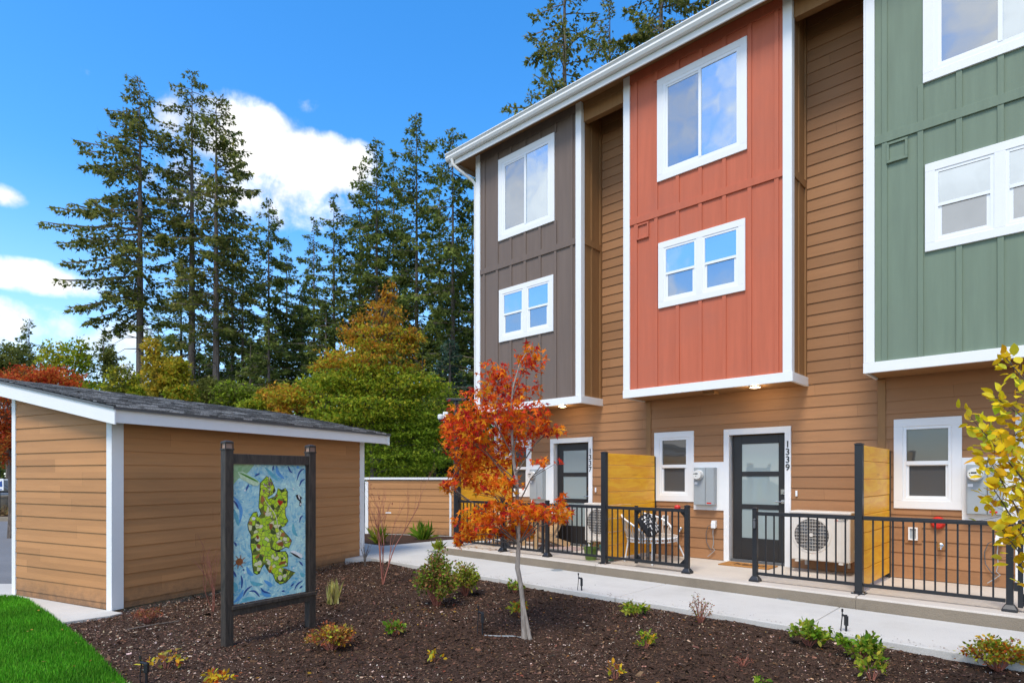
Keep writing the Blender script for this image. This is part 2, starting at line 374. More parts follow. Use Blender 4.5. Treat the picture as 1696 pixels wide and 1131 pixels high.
# ---- windows
def window(par,s0,s1,z0,z1,y,kind,label=None,ex=.11):
    g=.0
    fr=MB(); w=ex
    fr.box(s0,s1,y-.032,y,z1-w,z1); fr.box(s0,s1,y-.032,y,z0,z0+w); fr.box(s0,s0+w,y-.032,y,z0+w,z1-w); fr.box(s1-w,s1,y-.032,y,z0+w,z1-w)
    if kind=='twin': c=(s0+s1)/2; fr.box(c-.055,c+.055,y-.032,y,z0+w,z1-w)
    o=build(fr,'window',M['white'],par,bevel=.003,label=label)
    rec=.10 if kind=='single' else .0
    def sash(a,b,c,d,yy,t=.035,th=.02):
        m=MB(); m.box(a,b,yy-th,yy,d-t,d); m.box(a,b,yy-th,yy,c,c+t); m.box(a,a+t,yy-th,yy,c+t,d-t); m.box(b-t,b,yy-th,yy,c+t,d-t)
        return m
    a,b,c,d=s0+w,s1-w,z0+w,z1-w
    if kind=='slider':
        m=(a+b)/2
        build(sash(a,b,c,d,y-.010,.05,.016),'frame',M['vinyl'],o)
        build(sash(a+.05,m+.02,c+.05,d-.05,y-.004,.035,.012),'sash',M['vinyl'],o)
        build(MB().box(m-.02,m+.025,y-.03,y-.0115,c+.05,d-.05),'mullion',M['vinyl'],o)
        build(MB().box(a+.03,m,y-.007,y-.005,c+.03,d-.03),'pane',M['glassscr'],o)
        build(MB().box(m+.0255,b-.03,y-.013,y-.011,c+.03,d-.03),'pane',M['glassup'],o)
    elif kind=='twin':
        mid=(s0+s1)/2
        for (p,q) in ((a,mid-.055),(mid+.055,b)):
            h=(c+d)/2
            build(sash(p,q,c,d,y-.010,.035,.014),'frame',M['vinyl'],o)
            build(sash(p+.035,q-.035,c+.035,h+.02,y-.004,.035,.010),'sash',M['vinyl'],o)
            build(MB().box(p+.0355,q-.0355,y-.028,y-.0105,h-.015,h+.025),'meeting_rail',M['vinyl'],o)
            build(MB().box(p+.03,q-.03,y-.012,y-.010,h+.02,d-.03),'pane',M['glassup'],o)
            build(MB().box(p+.06,q-.06,y-.006,y-.005,c+.06,h-.01),'pane',M['glassscr'],o)
    else:
        h=c+(d-c)*.5; yy=y+.03
        build(sash(a,b,c,d,yy,.04,.05),'frame',M['vinyl'],o,bevel=.002)
        build(sash(a+.04,b-.04,c+.04,h,yy-.005,.03,.03),'sash',M['vinyl'],o)
        build(MB().box(a+.04,b-.04,yy-.058,yy-.02,h-.02,h+.035),'meeting_rail',M['vinyl'],o,bevel=.002)
        build(MB().box(a+.03,b-.03,yy-.012,yy-.010,h,d-.03),'pane',M['glasslow'],o)
        build(MB().box(a+.06,b-.06,yy-.006,yy-.004,c+.06,h),'pane',M['screen'],o)
        # blind slats seen through the glass belong to the room: a simple frame of light curtain behind
    return o
for u in (-1,0,1):
    d=u*PITCH
    window(house,-5.607+d,-4.828+d,1.137,2.395,F,'single',{-1:'ground floor window behind the red maple',0:'ground floor window by the cushioned chair',1:'ground floor window behind the yellow leaved tree'}[u])
# ---- bays
for i,(a,b,mk) in enumerate(bays):
    colr={'taupe':'taupe brown','red':'brick red','green':'sage green'}[mk]
    off=(i-1)*3.808
    m=MB(); m.box(a,b,BF,F+.02,3.02,8.72); bay=build(m,'bay',M[mk],house,label=f'{colr} board and batten bay')
    m=MB()
    # battens
    p0=a+.215; st=.402
    lo=[(-5.16,-3.617,6.64,8.39),(-5.137,-3.645,4.465,5.585)]
    wins=[(q0+off,q1+off,z0,z1) for q0,q1,z0,z1 in lo]
    k=0
    x=p0
    while x<b-.1:
        segs=[(3.13,6.045),(6.165,8.72)]
        for (q0,q1,z0,z1) in wins:
            if q0-.03<x<q1+.03:
                ns=[]
                for s0,s1 in segs:
                    if s0<z0 and s1>z1: ns+= [(s0,z0),(z1,s1)]
                    else: ns.append((s0,s1))
                segs=ns
        for s0,s1 in segs: m.box(x-.031,x+.031,BF-.019,BF,s0,s1)
        x+=st
    build_each(m,'batten',M[mk],bay,bevel=.003)
    m=MB(); m.box(a+.10,b-.10,BF-.026,BF,6.045,6.165); m.box(a+.10,b-.10,BF-.022,BF,8.56,8.72); build_each(m,'band_board',M[mk],bay,bevel=.003)
    m=MB(); m.box(a-.004,a+.10,BF-.03,BF,3.13,8.72); m.box(b-.10,b+.03,BF-.03,BF,3.13,8.72); m.box(b,b+.03,BF,BF+.09,3.13,8.72)
    m.box(a-.03,a-.0045,BF-.03,BF+.07,3.13,8.72)
    build(m,'corner_trim',M['white'],bay,bevel=.003)
    m=MB(); m.box(a-.03,b+.045,BF-.045,BF,2.985,3.125); m.box(b,b+.045,BF,F+.02,2.985,3.125); m.box(a-.03,a,BF,F,2.985,3.125)
    build(m,'skirt_trim',M['white'],bay,bevel=.004)
    # right cheek: flat tan boards with a band
    m=MB(); m.box(b,b+.008,BF+.0905,F-.0,3.13,8.72); m.box(b+.0085,b+.028,BF+.0905,F-.02,6.045,6.165); m.box(b+.0085,b+.024,BF+.32,BF+.37,3.13,6.04);m.box(b+.0085,b+.024,BF+.32,BF+.37,6.17,8.7); m.box(b+.0085,b+.03,F-.08,F-.018,3.13,6.044); m.box(b+.0085,b+.03,F-.08,F-.018,6.166,8.7)
    m.box(a-.008,a,BF+.0705,F-.0,3.13,8.72)
    build(m,'bay_cheek',M['tan'],bay)
    m=MB(); m.box(a+.02,b-.02,BF+.02,F-.02,3.0,3.018); build(m,'bay_soffit',M['tan'],bay)
    window(bay if False else house,-5.16+off,-3.617+off,6.64,8.39,BF,'slider',f'top floor slider window in the {colr} bay')
    window(house,-5.137+off,-3.645+off,4.465,5.585,BF,'twin',f'second floor twin window in the {colr} bay',.105)
    # bathroom vent cover
    if i>0:
        v=MB(); s=-5.445+off; v.box(s-.12,s+.12,BF-.035,BF,5.99,6.02); v.box(s-.12,s+.12,BF-.035,BF,5.75,5.78); v.box(s-.12,s-.09,BF-.035,BF,5.78,5.99); v.box(s+.09,s+.12,BF-.035,BF,5.78,5.99); v.box(s-.09,s+.09,BF-.012,BF,5.78,5.99)
        build(v,'vent_cover',M[mk],house,bevel=.003)
    # soffit vent + round down light under the bay
    v=MB(); s=-4.35+off; v.box(s-.10,s+.10,BF+.22,BF+.40,2.955,2.999); build(v,'soffit_vent',M['tan'],house,bevel=.004)
    s=-3.56+off; lt=build(MB().lathe((s,BF+.16,2.975),[(.05,0),(.085,.0),(.09,.024)],24),'soffit_light',M['white'],house,smooth=True)
    lp=build(MB().lathe((s,BF+.16,2.967),[(.0,0),(.05,.002),(.066,.0075)],24),'lamp',M['lamp'],lt,smooth=True)
# header beams closing the slots between bays under the eave
m=MB()
for a,b in ((-6.765,-5.838),(-2.95,-2.03),(.865,S1)): m.box(a,b,BF+.05,BF+.17,8.36,8.72); 
build_each(m,'header_beam',M['tan'],house,bevel=.004)
m=MB()
for a,b in ((-6.765,-5.838),(-2.95,-2.03),(.865,S1)): m.box(a,b,BF+.036,BF+.05,8.60,8.72)
build_each(m,'header_trim',M['tan'],house)
# ---- roof, eave, gutter
EV=8.93
m=MB(); m.box(-10.2,S1,EV+.02,F+.3,8.725,8.75); build(m,'eave_soffit',M['tan'],house)
m=MB(); m.box(-10.2,S1,EV-.005,EV+.02,8.53+.02,8.80); m.box(-10.22,-10.2,EV-.005,F+9,8.62,8.80); build(m,'fascia',M['gutter'],house)
gp=[(EV-.006,8.66),(EV-.006,8.82),(EV-.11,8.82),(EV-.115,8.80),(EV-.085,8.765),(EV-.10,8.72),(EV-.075,8.67),(EV-.05,8.655)]
m=MB(); m.prism(gp,-10.24,S1,'x'); build(m,'gutter',M['gutter'],house,bevel=.004)
m=MB(); m.add([(-10.25,EV-.03,8.83),(S1,EV-.03,8.83),(S1,F+4.4,10.3),(-10.25,F+4.4,10.3),(-10.25,F+9.4,8.8),(S1,F+9.4,8.8),
   (-10.25,EV-.03,8.80),(S1,EV-.03,8.80),(S1,F+9.4,8.77),(-10.25,F+9.4,8.77)],[(0,1,2,3),(3,2,5,4),(6,9,8,7),(0,6,7,1),(4,5,8,9)])
m.add([(-9.7,F+.2,8.8),(-9.7,F+8.9,8.8),(-9.7,F+4.4,10.15)],[(0,1,2)])
build(m,'roof',M['roof'],house)
m=MB(); m.tube([(-10.05,EV-.05,8.66),(-10.05,EV-.04,8.55),(-9.98,EV+.05,8.46),(-9.76,EV+.28,8.22),(-9.70,EV+.33,8.12),(-9.70,EV+.34,3.2),(-9.70,F-.05,2.95),(-9.70,F-.05,.2)],.038,10)
build(m,'downspout',M['gutter'],house,smooth=True)
# ---- doors, house numbers, meters
def text_mesh(txt,size,name,matl,par,at,ext=.004,plane='y',bold=0,fit=None):
    cu=bpy.data.curves.new(name,'FONT'); cu.body=txt; cu.size=size; cu.extrude=ext; cu.offset=bold; cu.align_x='CENTER'; cu.align_y='CENTER'
    tmp=bpy.data.objects.new('tmp',cu); COL.objects.link(tmp); dg=bpy.context.evaluated_depsgraph_get()
    me=bpy.data.meshes.new_from_object(tmp.evaluated_get(dg)); bpy.data.objects.remove(tmp)
    b=BASE[par.name]
    for v in me.vertices:
        x,y,z=v.co
        if plane=='y': v.co=(at[0]-b[0]+x,at[1]-b[1]-z,at[2]-b[2]+y)
        else: v.co=(at[0]-b[0]+x,at[1]-b[1]+y,at[2]-b[2]+z)
    me.materials.clear(); me.materials.append(matl); me.name=name
    o=bpy.data.objects.new(name,me); COL.objects.link(o); o.parent=par; BASE[o.name]=b; FRM[o.name]=FRM[par.name]; return o
for u,num in ((-1,'1337'),(0,'1339'),(1,None)):
    d=u*PITCH
    m=MB(); m.box(-4.282+d,-4.19+d,F-.036,F,.15,2.386); m.box(-3.285+d,-3.192+d,F-.036,F,.15,2.386); m.box(-4.19+d,-3.285+d,F-.036,F,2.285,2.386)
    ca=build(m,'door_casing',M['white'],house,bevel=.003)
    yy=F+.075
    m=MB(); a,b=-4.165+d,-3.285+d
    la,lb=a+.15,b-.13; ys=[(.56,1.045),(1.125,1.59),(1.67,2.13)]
    m.box(a,la,yy,yy+.045,.20,2.27); m.box(lb,b,yy,yy+.045,.20,2.27)
    prev=.20
    for z0,z1 in ys: m.box(la,lb,yy,yy+.045,prev,z0); prev=z1
    m.box(la,lb,yy,yy+.045,prev,2.27)
    door=build(m,'door',M['blackpaint'],house,bevel=.004)
    m=MB(); m.box(a-.02,b,yy-.045,yy+.05,.152,.195); build(m,'threshold',M['darkgrey'],door,bevel=.004)
    for z0,z1 in ys: build(MB().box(la-.005,lb+.005,yy+.014,yy+.02,z0-.005,z1+.005),'glass_panel',M['frost'],door)
    m=MB(); m.box(b-.085,b-.03,yy-.022,yy,1.15,1.21); m.tube([(b-.057,yy-.045,1.18),(b-.057,yy,1.18)],.012,8); m.tube([(b-.05,yy-.045,1.18),(b-.17,yy-.045,1.18)],.009,8)
    build(m,'handle',M['chrome'],door,bevel=.003)
    m=MB(); m.box(b-.09,b-.03,yy-.016,yy,1.30,1.38); m.lathe((b-.06,yy-.016,1.34),[(.022,0),(.020,.012)],16,'y'); build(m,'deadbolt',M['chrome'],door)
    if num:
        hn=None
        for k,ch in enumerate(num):
            text_mesh(ch,.145,'house_number',M['ink'],house,(-3.238+d,F-.040,2.095-k*.122),.003,bold=.001)
    # meter board, panel, glass meter
    m=MB(); m.box(-4.8275+d,-4.2825+d,F-.030,F,1.005,1.837); bd=build(m,'meter_board',M['white'],house,bevel=.002)
    m=MB(); m.box(-4.772+d,-4.558+d,F-.14,F-.030,1.093,1.743); m.box(-4.552+d,-4.40+d,F-.145,F-.030,1.093,1.743)
    pn=build(m,'meter_panel',M['grey'],house,bevel=.006)
    m=MB(); m.box(-4.76+d,-4.57+d,F-.147,F-.1405,1.100,1.505); m.box(-4.545+d,-4.41+d,F-.151,F-.1455,1.10,1.735); build(m,'cover_plate',M['grey'],pn,bevel=.003)
    m=MB(); m.box(-4.755+d,-4.70+d,F-.149,F-.1475,1.452,1.49); build(m,'paper_tag',M['vinyl'],pn)
    m=MB(); m.box(-4.53+d,-4.45+d,F-.153,F-.1515,1.118,1.142); build(m,'warning_tag',M['redp'],pn)
    m=MB(); m.lathe((-4.675+d,F-.14,1.615),[(.088,0),(.088,.02),(.08,.022),(.08,.08),(.072,.095)],28,'y'); mt=build(m,'meter',M['meter'],pn,smooth=True)
    m=MB(); m.box(-4.715+d,-4.655+d,F-.2375,F-.2355,1.625,1.645); m.box(-4.735+d,-4.722+d,F-.2375,F-.2355,1.625,1.64);m.box(-4.70+d,-4.68+d,F-.2375,F-.2355,1.59,1.598); build(m,'meter_display',M['ink'],pn)
    m=MB(); m.box(-3.122+d,-3.092+d,F-.045,F-.018,1.275,1.365); build(m,'door_bell',M['vinyl'],house,bevel=.006)
    # weatherproof outlet with two hanging cables
    m=MB(); m.box(-4.475+d,-4.405+d,F-.09,F-.015,.71,.83); m.box(-4.48+d,-4.40+d,F-.10,F-.09,.70,.80); ou=build(m,'outlet_cover',M['vinyl'],house,bevel=.008)
    m=MB(); m.tube([(-4.47+d,F-.07,.77),(-4.55+d,F-.06,.72),(-4.59+d,F-.05,.60),(-4.58+d,F-.05,.45),(-4.53+d,F-.05,.36),(-4.47+d,F-.05,.30)],.006,6); build(m,'cable',M['darkgrey'],ou,smooth=True)
    m=MB(); m.tube([(-4.45+d,F-.07,.71),(-4.46+d,F-.06,.60),(-4.45+d,F-.05,.45),(-4.47+d,F-.05,.36),(-4.43+d,F-.05,.32),(-4.49+d,F-.05,.26),(-4.56+d,F-.05,.20)],.006,6); build(m,'cable',M['grey'],ou,smooth=True)
    # hose spigot, dryer vent
    m=MB(); m.box(-5.10+d,-4.99+d,F-.03,F-.014,.585,.70); sp=build(m,'spigot_plate',M['tan'],house,bevel=.004)
    m=MB(); m.tube([(-5.05+d,F-.02,.66),(-5.05+d,F-.10,.66),(-5.05+d,F-.12,.60)],.013,8); m.lathe((-5.05+d,F-.095,.655),[(.032,0),(.034,.01),(.02,.02)],10,'y'); build(m,'spigot',M['chrome'],sp,smooth=True)
    m=MB(); s=-5.375+d; m.box(s-.10,s+.10,F-.022,F-.014,.65,.90); vt=build(m,'vent_block',M['siding'],house,bevel=.004)
    m=MB(); m.box(s-.055,s+.055,F-.05,F-.0225,.86,.878); m.box(s-.055,s+.055,F-.05,F-.0225,.70,.718); m.box(s-.055,s-.037,F-.05,F-.0225,.718,.86); m.box(s+.037,s+.055,F-.05,F-.0225,.718,.86); build(m,'vent_frame',M['vinyl'],vt)
    m=MB(); m.box(s-.037,s+.037,F-.032,F-.0225,.718,.86); build(m,'vent_flap',M['grey'],vt)
    if u==1:
        m=MB(); m.lathe((-5.09+d,F-.015,.955),[(.085,0),(.085,.02),(.06,.055),(.02,.06)],20,'y'); build(m,'fire_bell',M['redp'],house,smooth=True)
# ================================================================ shed
sh=thing('garden_shed','tan lap sided shed with white corner boards and grey shingle lean to roof','shed',SHD,(-9.2,7.1,-.14))
u0,u1,v0,v1=-10.323,-7.976,4.686,9.57
zl=lambda u: 2.40+.188*(-7.626-u)    # underside of the roof
m=MB()
lap(m,v0,v1,-.13,2.34,u1,-.045,axis='y',sgn=1)
ex=.1785
zb=[-.13]+[-.045+k*ex for k in range(0,18)]
def off(f): return .004+.013*(1-f)
for q0,q1 in zip(zb[:-1],zb[1:]):
    # clip to sloping top
    uu0=min(u1,-7.626-(q0-2.33)/.188) ; uu1=min(u1,-7.626-(q1-2.33)/.188)
    if uu0<=u0: break
    uu1=max(uu1,u0)
    f0=0 if q0>-.1 else .55
    m.add([(u0,v0-off(f0),q0),(uu0,v0-off(f0),q0),(uu1,v0-off(1),q1),(u0,v0-off(1),q1),(uu0,v0,q0),(u0,v0,q0)],[(0,1,2,3),(0,5,4,1)])
build(m,'wall',M['sidingshed'],sh,fix=False)
m=MB(); m.add([(u0,v0+.004,-.13),(u1-.004,v0+.004,-.13),(u1-.004,v0+.004,2.40),(u0,v0+.004,2.84),(u0,v1,-.13),(u1-.004,v1,-.13),(u1-.004,v1,2.40),(u0,v1,2.84)],
 [(0,1,2,3),(5,4,7,6),(1,5,6,2),(4,0,3,7)]); build(m,'wall_core',M['tan'],sh)
m=MB(); c=.14
for (a,b,e,f,t) in ((u1-.09,u1+.024,v0-.024,v0+.13,2.36),(u0-.02,u0+.075,v0-.024,v0+.08,2.86),(u1-.08,u1+.024,v1-.11,v1+.02,2.36)):
    m.box(a,b,e,f,-.135,t)
build_each(m,'corner_board',M['white'],sh,bevel=.004)
# fascia + rakes
m=MB(); m.box(-7.65,-7.626,4.50,9.95,2.25,2.445); 
for v in (4.49,9.93):
    m.prism([(-7.60,2.225),(-7.60,2.415),(-10.72,2.415+.188*3.12),(-10.72,2.225+.188*3.12)],v,v+.024,'y')
m.box(-10.72,-10.70,4.51,9.93,2.80,3.02)
build(m,'fascia',M['white'],sh,bevel=.003)
m=MB(); 
def zr(u): return 2.445+.188*(-7.60-u)
m.add([(-7.585,4.47,zr(-7.585)+.004),(-7.585,9.97,zr(-7.585)+.004),(-10.74,9.97,zr(-10.74)+.004),(-10.74,4.47,zr(-10.74)+.004),(-7.585,4.47,zr(-7.585)-.03),(-7.585,9.97,zr(-7.585)-.03),(-10.74,9.97,zr(-10.74)-.03),(-10.74,4.47,zr(-10.74)-.03)],[(0,1,2,3),(7,6,5,4),(0,4,5,1),(1,5,6,2),(2,6,7,3),(3,7,4,0)])
build(m,'roof_deck',M['darkgrey'],sh)
# shingle tabs: real overlapping courses, every tab its own tone
tabs=MB(); tc=[]
uu=-7.575; row=0
while uu>-10.72:
    v=4.46+rng.uniform(-.2,0)
    while v<9.96:
        wd=rng.uniform(.12,.30); vv=min(v+wd,9.975); va=max(v,4.462)
        if vv>va+.02:
            l=.155+rng.uniform(-.0,.0); th=.012+rng.choice([0,.006])
            ua,ub=uu-rng.choice([0,.0]),uu-l-.03
            tabs.add([(ua,va,zr(ua)+.006+th),(ua,vv,zr(ua)+.006+th),(ub,vv,zr(ub)+.006),(ub,va,zr(ub)+.006),(ua,va,zr(ua)+.003),(ua,vv,zr(ua)+.003)],[(0,1,2,3),(4,5,1,0)])
            g=rng.choice([.10,.15,.21,.28,.36],p=[.2,.25,.25,.2,.1]); tc+= [(g*1.06,g*1.03,g*.97)]*6
        v+=wd
    uu-=.14; row+=1
o=build(tabs,'shingles',None,sh,fix=False)
at=o.data.color_attributes.new('col','FLOAT_COLOR','POINT'); a=np.ones((len(tc),4)); a[:,:3]=tc; at.data.foreach_set('color',a.ravel())
ms=leaf_mat('shingle_tab',0,.95); nt=ms.node_tree; b=nt.nodes['Principled BSDF']; src=b.inputs['Base Color'].links[0].from_socket
tx=nt.nodes.new('ShaderNodeTexCoord'); nz=nt.nodes.new('ShaderNodeTexNoise'); nz.inputs['Scale'].default_value=55; nz.inputs['Detail'].default_value=5; nt.links.new(tx.outputs['Object'],nz.inputs['Vector'])
mr=nt.nodes.new('ShaderNodeMapRange'); mr.inputs[1].default_value=.3; mr.inputs[2].default_value=.7; mr.inputs[3].default_value=.55; mr.inputs[4].default_value=1.5; nt.links.new(nz.outputs['Fac'],mr.inputs[0])
vm=nt.nodes.new('ShaderNodeVectorMath'); vm.operation='SCALE'; nt.links.new(src,vm.inputs[0]); nt.links.new(mr.outputs[0],vm.inputs['Scale']); nt.links.new(vm.outputs[0],b.inputs['Base Color'])
o.data.materials.append(ms)
m=MB(); m.box(u0+.02,u1-.02,v0+.02,v1-.02,-.24,-.131); build(m,'footing',M['curb'],sh)
# ================================================================ far garden wall
FNC=Fr(R(-18.0))
a=FNC.inv(-4.12,17.0); b=FNC.inv(-1.66,16.2)
gw=thing('garden_wall','low tan lap sided wall with a white cap beyond the path','wall',FNC,((a[0]+b[0])/2,a[1],-.08))
yy=a[1]; L0=a[0]; L1=b[0]+.35
m=MB(); lap(m,L0,L1,-.02,1.47,yy,.0,axis='x',sgn=-1); build(m,'siding',M['sidingshed'],gw,fix=False)
m=MB(); m.box(L0+.01,L1,yy+.003,yy+.16,-.02,1.50); build(m,'core',M['tan'],gw)
m=MB(); m.box(L0-.10,L1+.05,yy-.05,yy+.2,1.50,1.56); build(m,'cap',M['white'],gw,bevel=.004)
m=MB(); m.box(L0-.05,L0+.05,yy-.03,yy+.19,-.05,1.44); m.box(L1-.38,L1-.32,yy-.028,yy,-.05,1.44); build_each(m,'end_board',M['white'],gw,bevel=.003)
m=MB(); m.box(L0+.02,L1,yy-.01,yy+.15,-.2,-.021); build(m,'footing',M['walk'],gw)
# ================================================================ railings
RN=8.29
def rail_bay(par,s0,s1,n=RN,z0=.24,z1=1.10,step=.108,name='rail_panel'):
    m=MB(); m.box(s0,s1,n-.028,n+.028,z1-.045,z1-.008); m.box(s0,s1,n-.022,n+.022,z1-.008,z1+.004); build(m,'top_rail',M['black'],par,bevel=.004)
    build(MB().box(s0,s1,n-.016,n+.016,z0,z0+.04),'bottom_rail',M['black'],par,bevel=.004)
    k=int((s1-s0)/step); st=(s1-s0)/(k+1) if k else 1
    m=MB()
    for i in range(k): x=s0+st*(i+1); m.box(x-.0085,x+.0085,n-.0085,n+.0085,z0+.04,z1-.045)
    build_each(m,'baluster',M['black'],par)
def post(par,s,n=RN,top=1.14,w=.062,foot='cone'):
    m=MB(); m.box(s-w/2,s+w/2,n-w/2,n+w/2,.15,top)
    m.taperbox(s,n,w+.012,w+.012,top,top+.012); m.taperbox(s,n,w+.010,w*.5,top+.0121,top+.024)
    p=build(m,'post',M['black'],par,bevel=.004)
    m=MB()
    if foot=='cone':
        m.taperbox(s,n,.135,.135,.15,.175); m.taperbox(s,n,.133,w+.012,.1752,.225)
        build(m,'post_base',M['black'],p,bevel=.005)
    else:
        m.box(s-.075,s+.075,n-.075,n+.075,.15,.162); build(m,'post_base',M['black'],p)
        for dx in (-.055,.055):
            for dy in (-.055,.055): build(MB().lathe((s+dx,n+dy,.162),[(.010,0),(.010,.014)],8),'bolt',M['chrome'],p)
        pass
def gate(par,s0,s1,n,step=.108):
    m=MB(); m.box(s0,s0+.045,n-.02,n+.02,.20,1.12); m.box(s1-.045,s1,n-.02,n+.02,.20,1.12); m.box(s0+.045,s1-.045,n-.02,n+.02,1.06,1.10); m.box(s0+.045,s1-.045,n-.02,n+.02,.22,.262)
    for (a,sg) in ((s0+.045,1),(s1-.045,-1)):
        for z,q in ((.262,1),(1.06,-1)):
            m.prism([(a,z),(a+sg*.09,z),(a,z+q*.09)],n-.006,n+.006,'y')
    g=build(m,'gate',M['black'],par,bevel=.003)
    m=MB(); k=int((s1-s0-.09)/step); st=(s1-s0-.09)/(k+1)
    for i in range(k): x=s0+.045+st*(i+1); m.box(x-.0085,x+.0085,n-.0085,n+.0085,.262,1.06)
    build_each(m,'gate_bar',M['black'],g)
    return g
# unit one
r=thing('patio_railing','black metal railing and closed gate behind the red maple','railing',BLD,(-7.7,RN,.15),'black metal patio railings')
post(r,-7.93); post(r,-6.82); post(r,-5.60,top=1.975,w=.085,foot='plate')
rail_bay(r,-9.14,-7.965); rail_bay(r,-6.785,-5.645); g=gate(r,-7.88,-6.90,RN)
m=MB(); m.box(-6.90,-6.855,RN-.015,RN+.015,.95,1.03); m.box(-6.92,-6.88,RN-.03,RN-.02,.94,1.04); build(m,'latch',M['chrome'],g)
# unit two
r=thing('patio_railing','black metal railing with its gate folded open by the white chair','railing',BLD,(-4.9,RN,.15),'black metal patio railings')
post(r,-4.13); rail_bay(r,-5.555,-4.165)
g=gate(r,-5.07,-4.17,RN+.085)
m=MB()
for z in (.35,.95): m.box(-4.185,-4.155,RN+.032,RN+.082,z-.04,z+.04)
build_each(m,'hinge',M['black'],g)
m=MB(); m.lathe((-4.30,RN+.02,1.105),[(.0,0),(.045,0),(.05,.025),(.03,.05),(.0,.055)],14); build(m,'red_cap',M['redp'],r,smooth=True,label='small red plastic cap on the top rail')
r=thing('patio_railing','black metal railing in front of the ivory heat pump of the middle unit','railing',BLD,(-2.5,RN,.15),'black metal patio railings')
post(r,-3.13); post(r,-1.865,top=1.975,w=.085,foot='plate'); rail_bay(r,-3.095,-1.91)
m=MB(); m.box(-3.14,-3.11,RN-.06,RN-.033,.88,.98); m.lathe((-3.125,RN-.033,1.0),[(.016,0),(.014,.03)],10,'y'); build(m,'latch_keeper',M['darkgrey'],r,bevel=.004)
r=thing('patio_railing','black metal railing on the right with red fire bell and window behind','railing',BLD,(-1.1,RN,.15),'black metal patio railings')
post(r,-.44); rail_bay(r,-1.82,-.475); post(r,.66)
g=gate(r,-.375,.60,RN); rail_bay(r,.70,1.90)
m=MB()
for z in (.42,.98): m.box(-.405,-.37,RN-.04,RN+.01,z-.045,z+.045); 
build_each(m,'hinge',M['black'],g)
# ---- cedar privacy screens
for s,lab,side in ((-9.20,'orange stained cedar screen behind the red maple, leftmost',1),(-5.60,'orange stained cedar screen beside the white wicker chair',0),(-1.865,'orange stained cedar screen at the right of the heat pump',0)):
    p=thing('privacy_screen',lab,'privacy screen',BLD,(s,9.1,.15),'orange cedar privacy screens')
    if side: post(p,s,top=1.975,w=.085,foot='plate')
    z=.21; k=0; bh=.224
    m=MB()
    while z<1.93:
        h=min(bh,1.975-z); j=rng.uniform(-.003,.003); m.box(s-.019+j,s+.019+j,RN+.047,F-.045,z+.0035,z+h-.0035); z+=bh; k+=1
    build(m,'boards',M['cedar'],p,bevel=.004)
    m=MB(); m.box(s-.03,s+.03,F-.06,F-.019,.16,1.95) ; build(m,'wall_stile',M['darkwood'],p)
    if k: 
        m=MB(); m.box(s-.05,s-.02,RN+.10,RN+.14,.16,1.95); build(m,'back_batten',M['darkwood'],p)
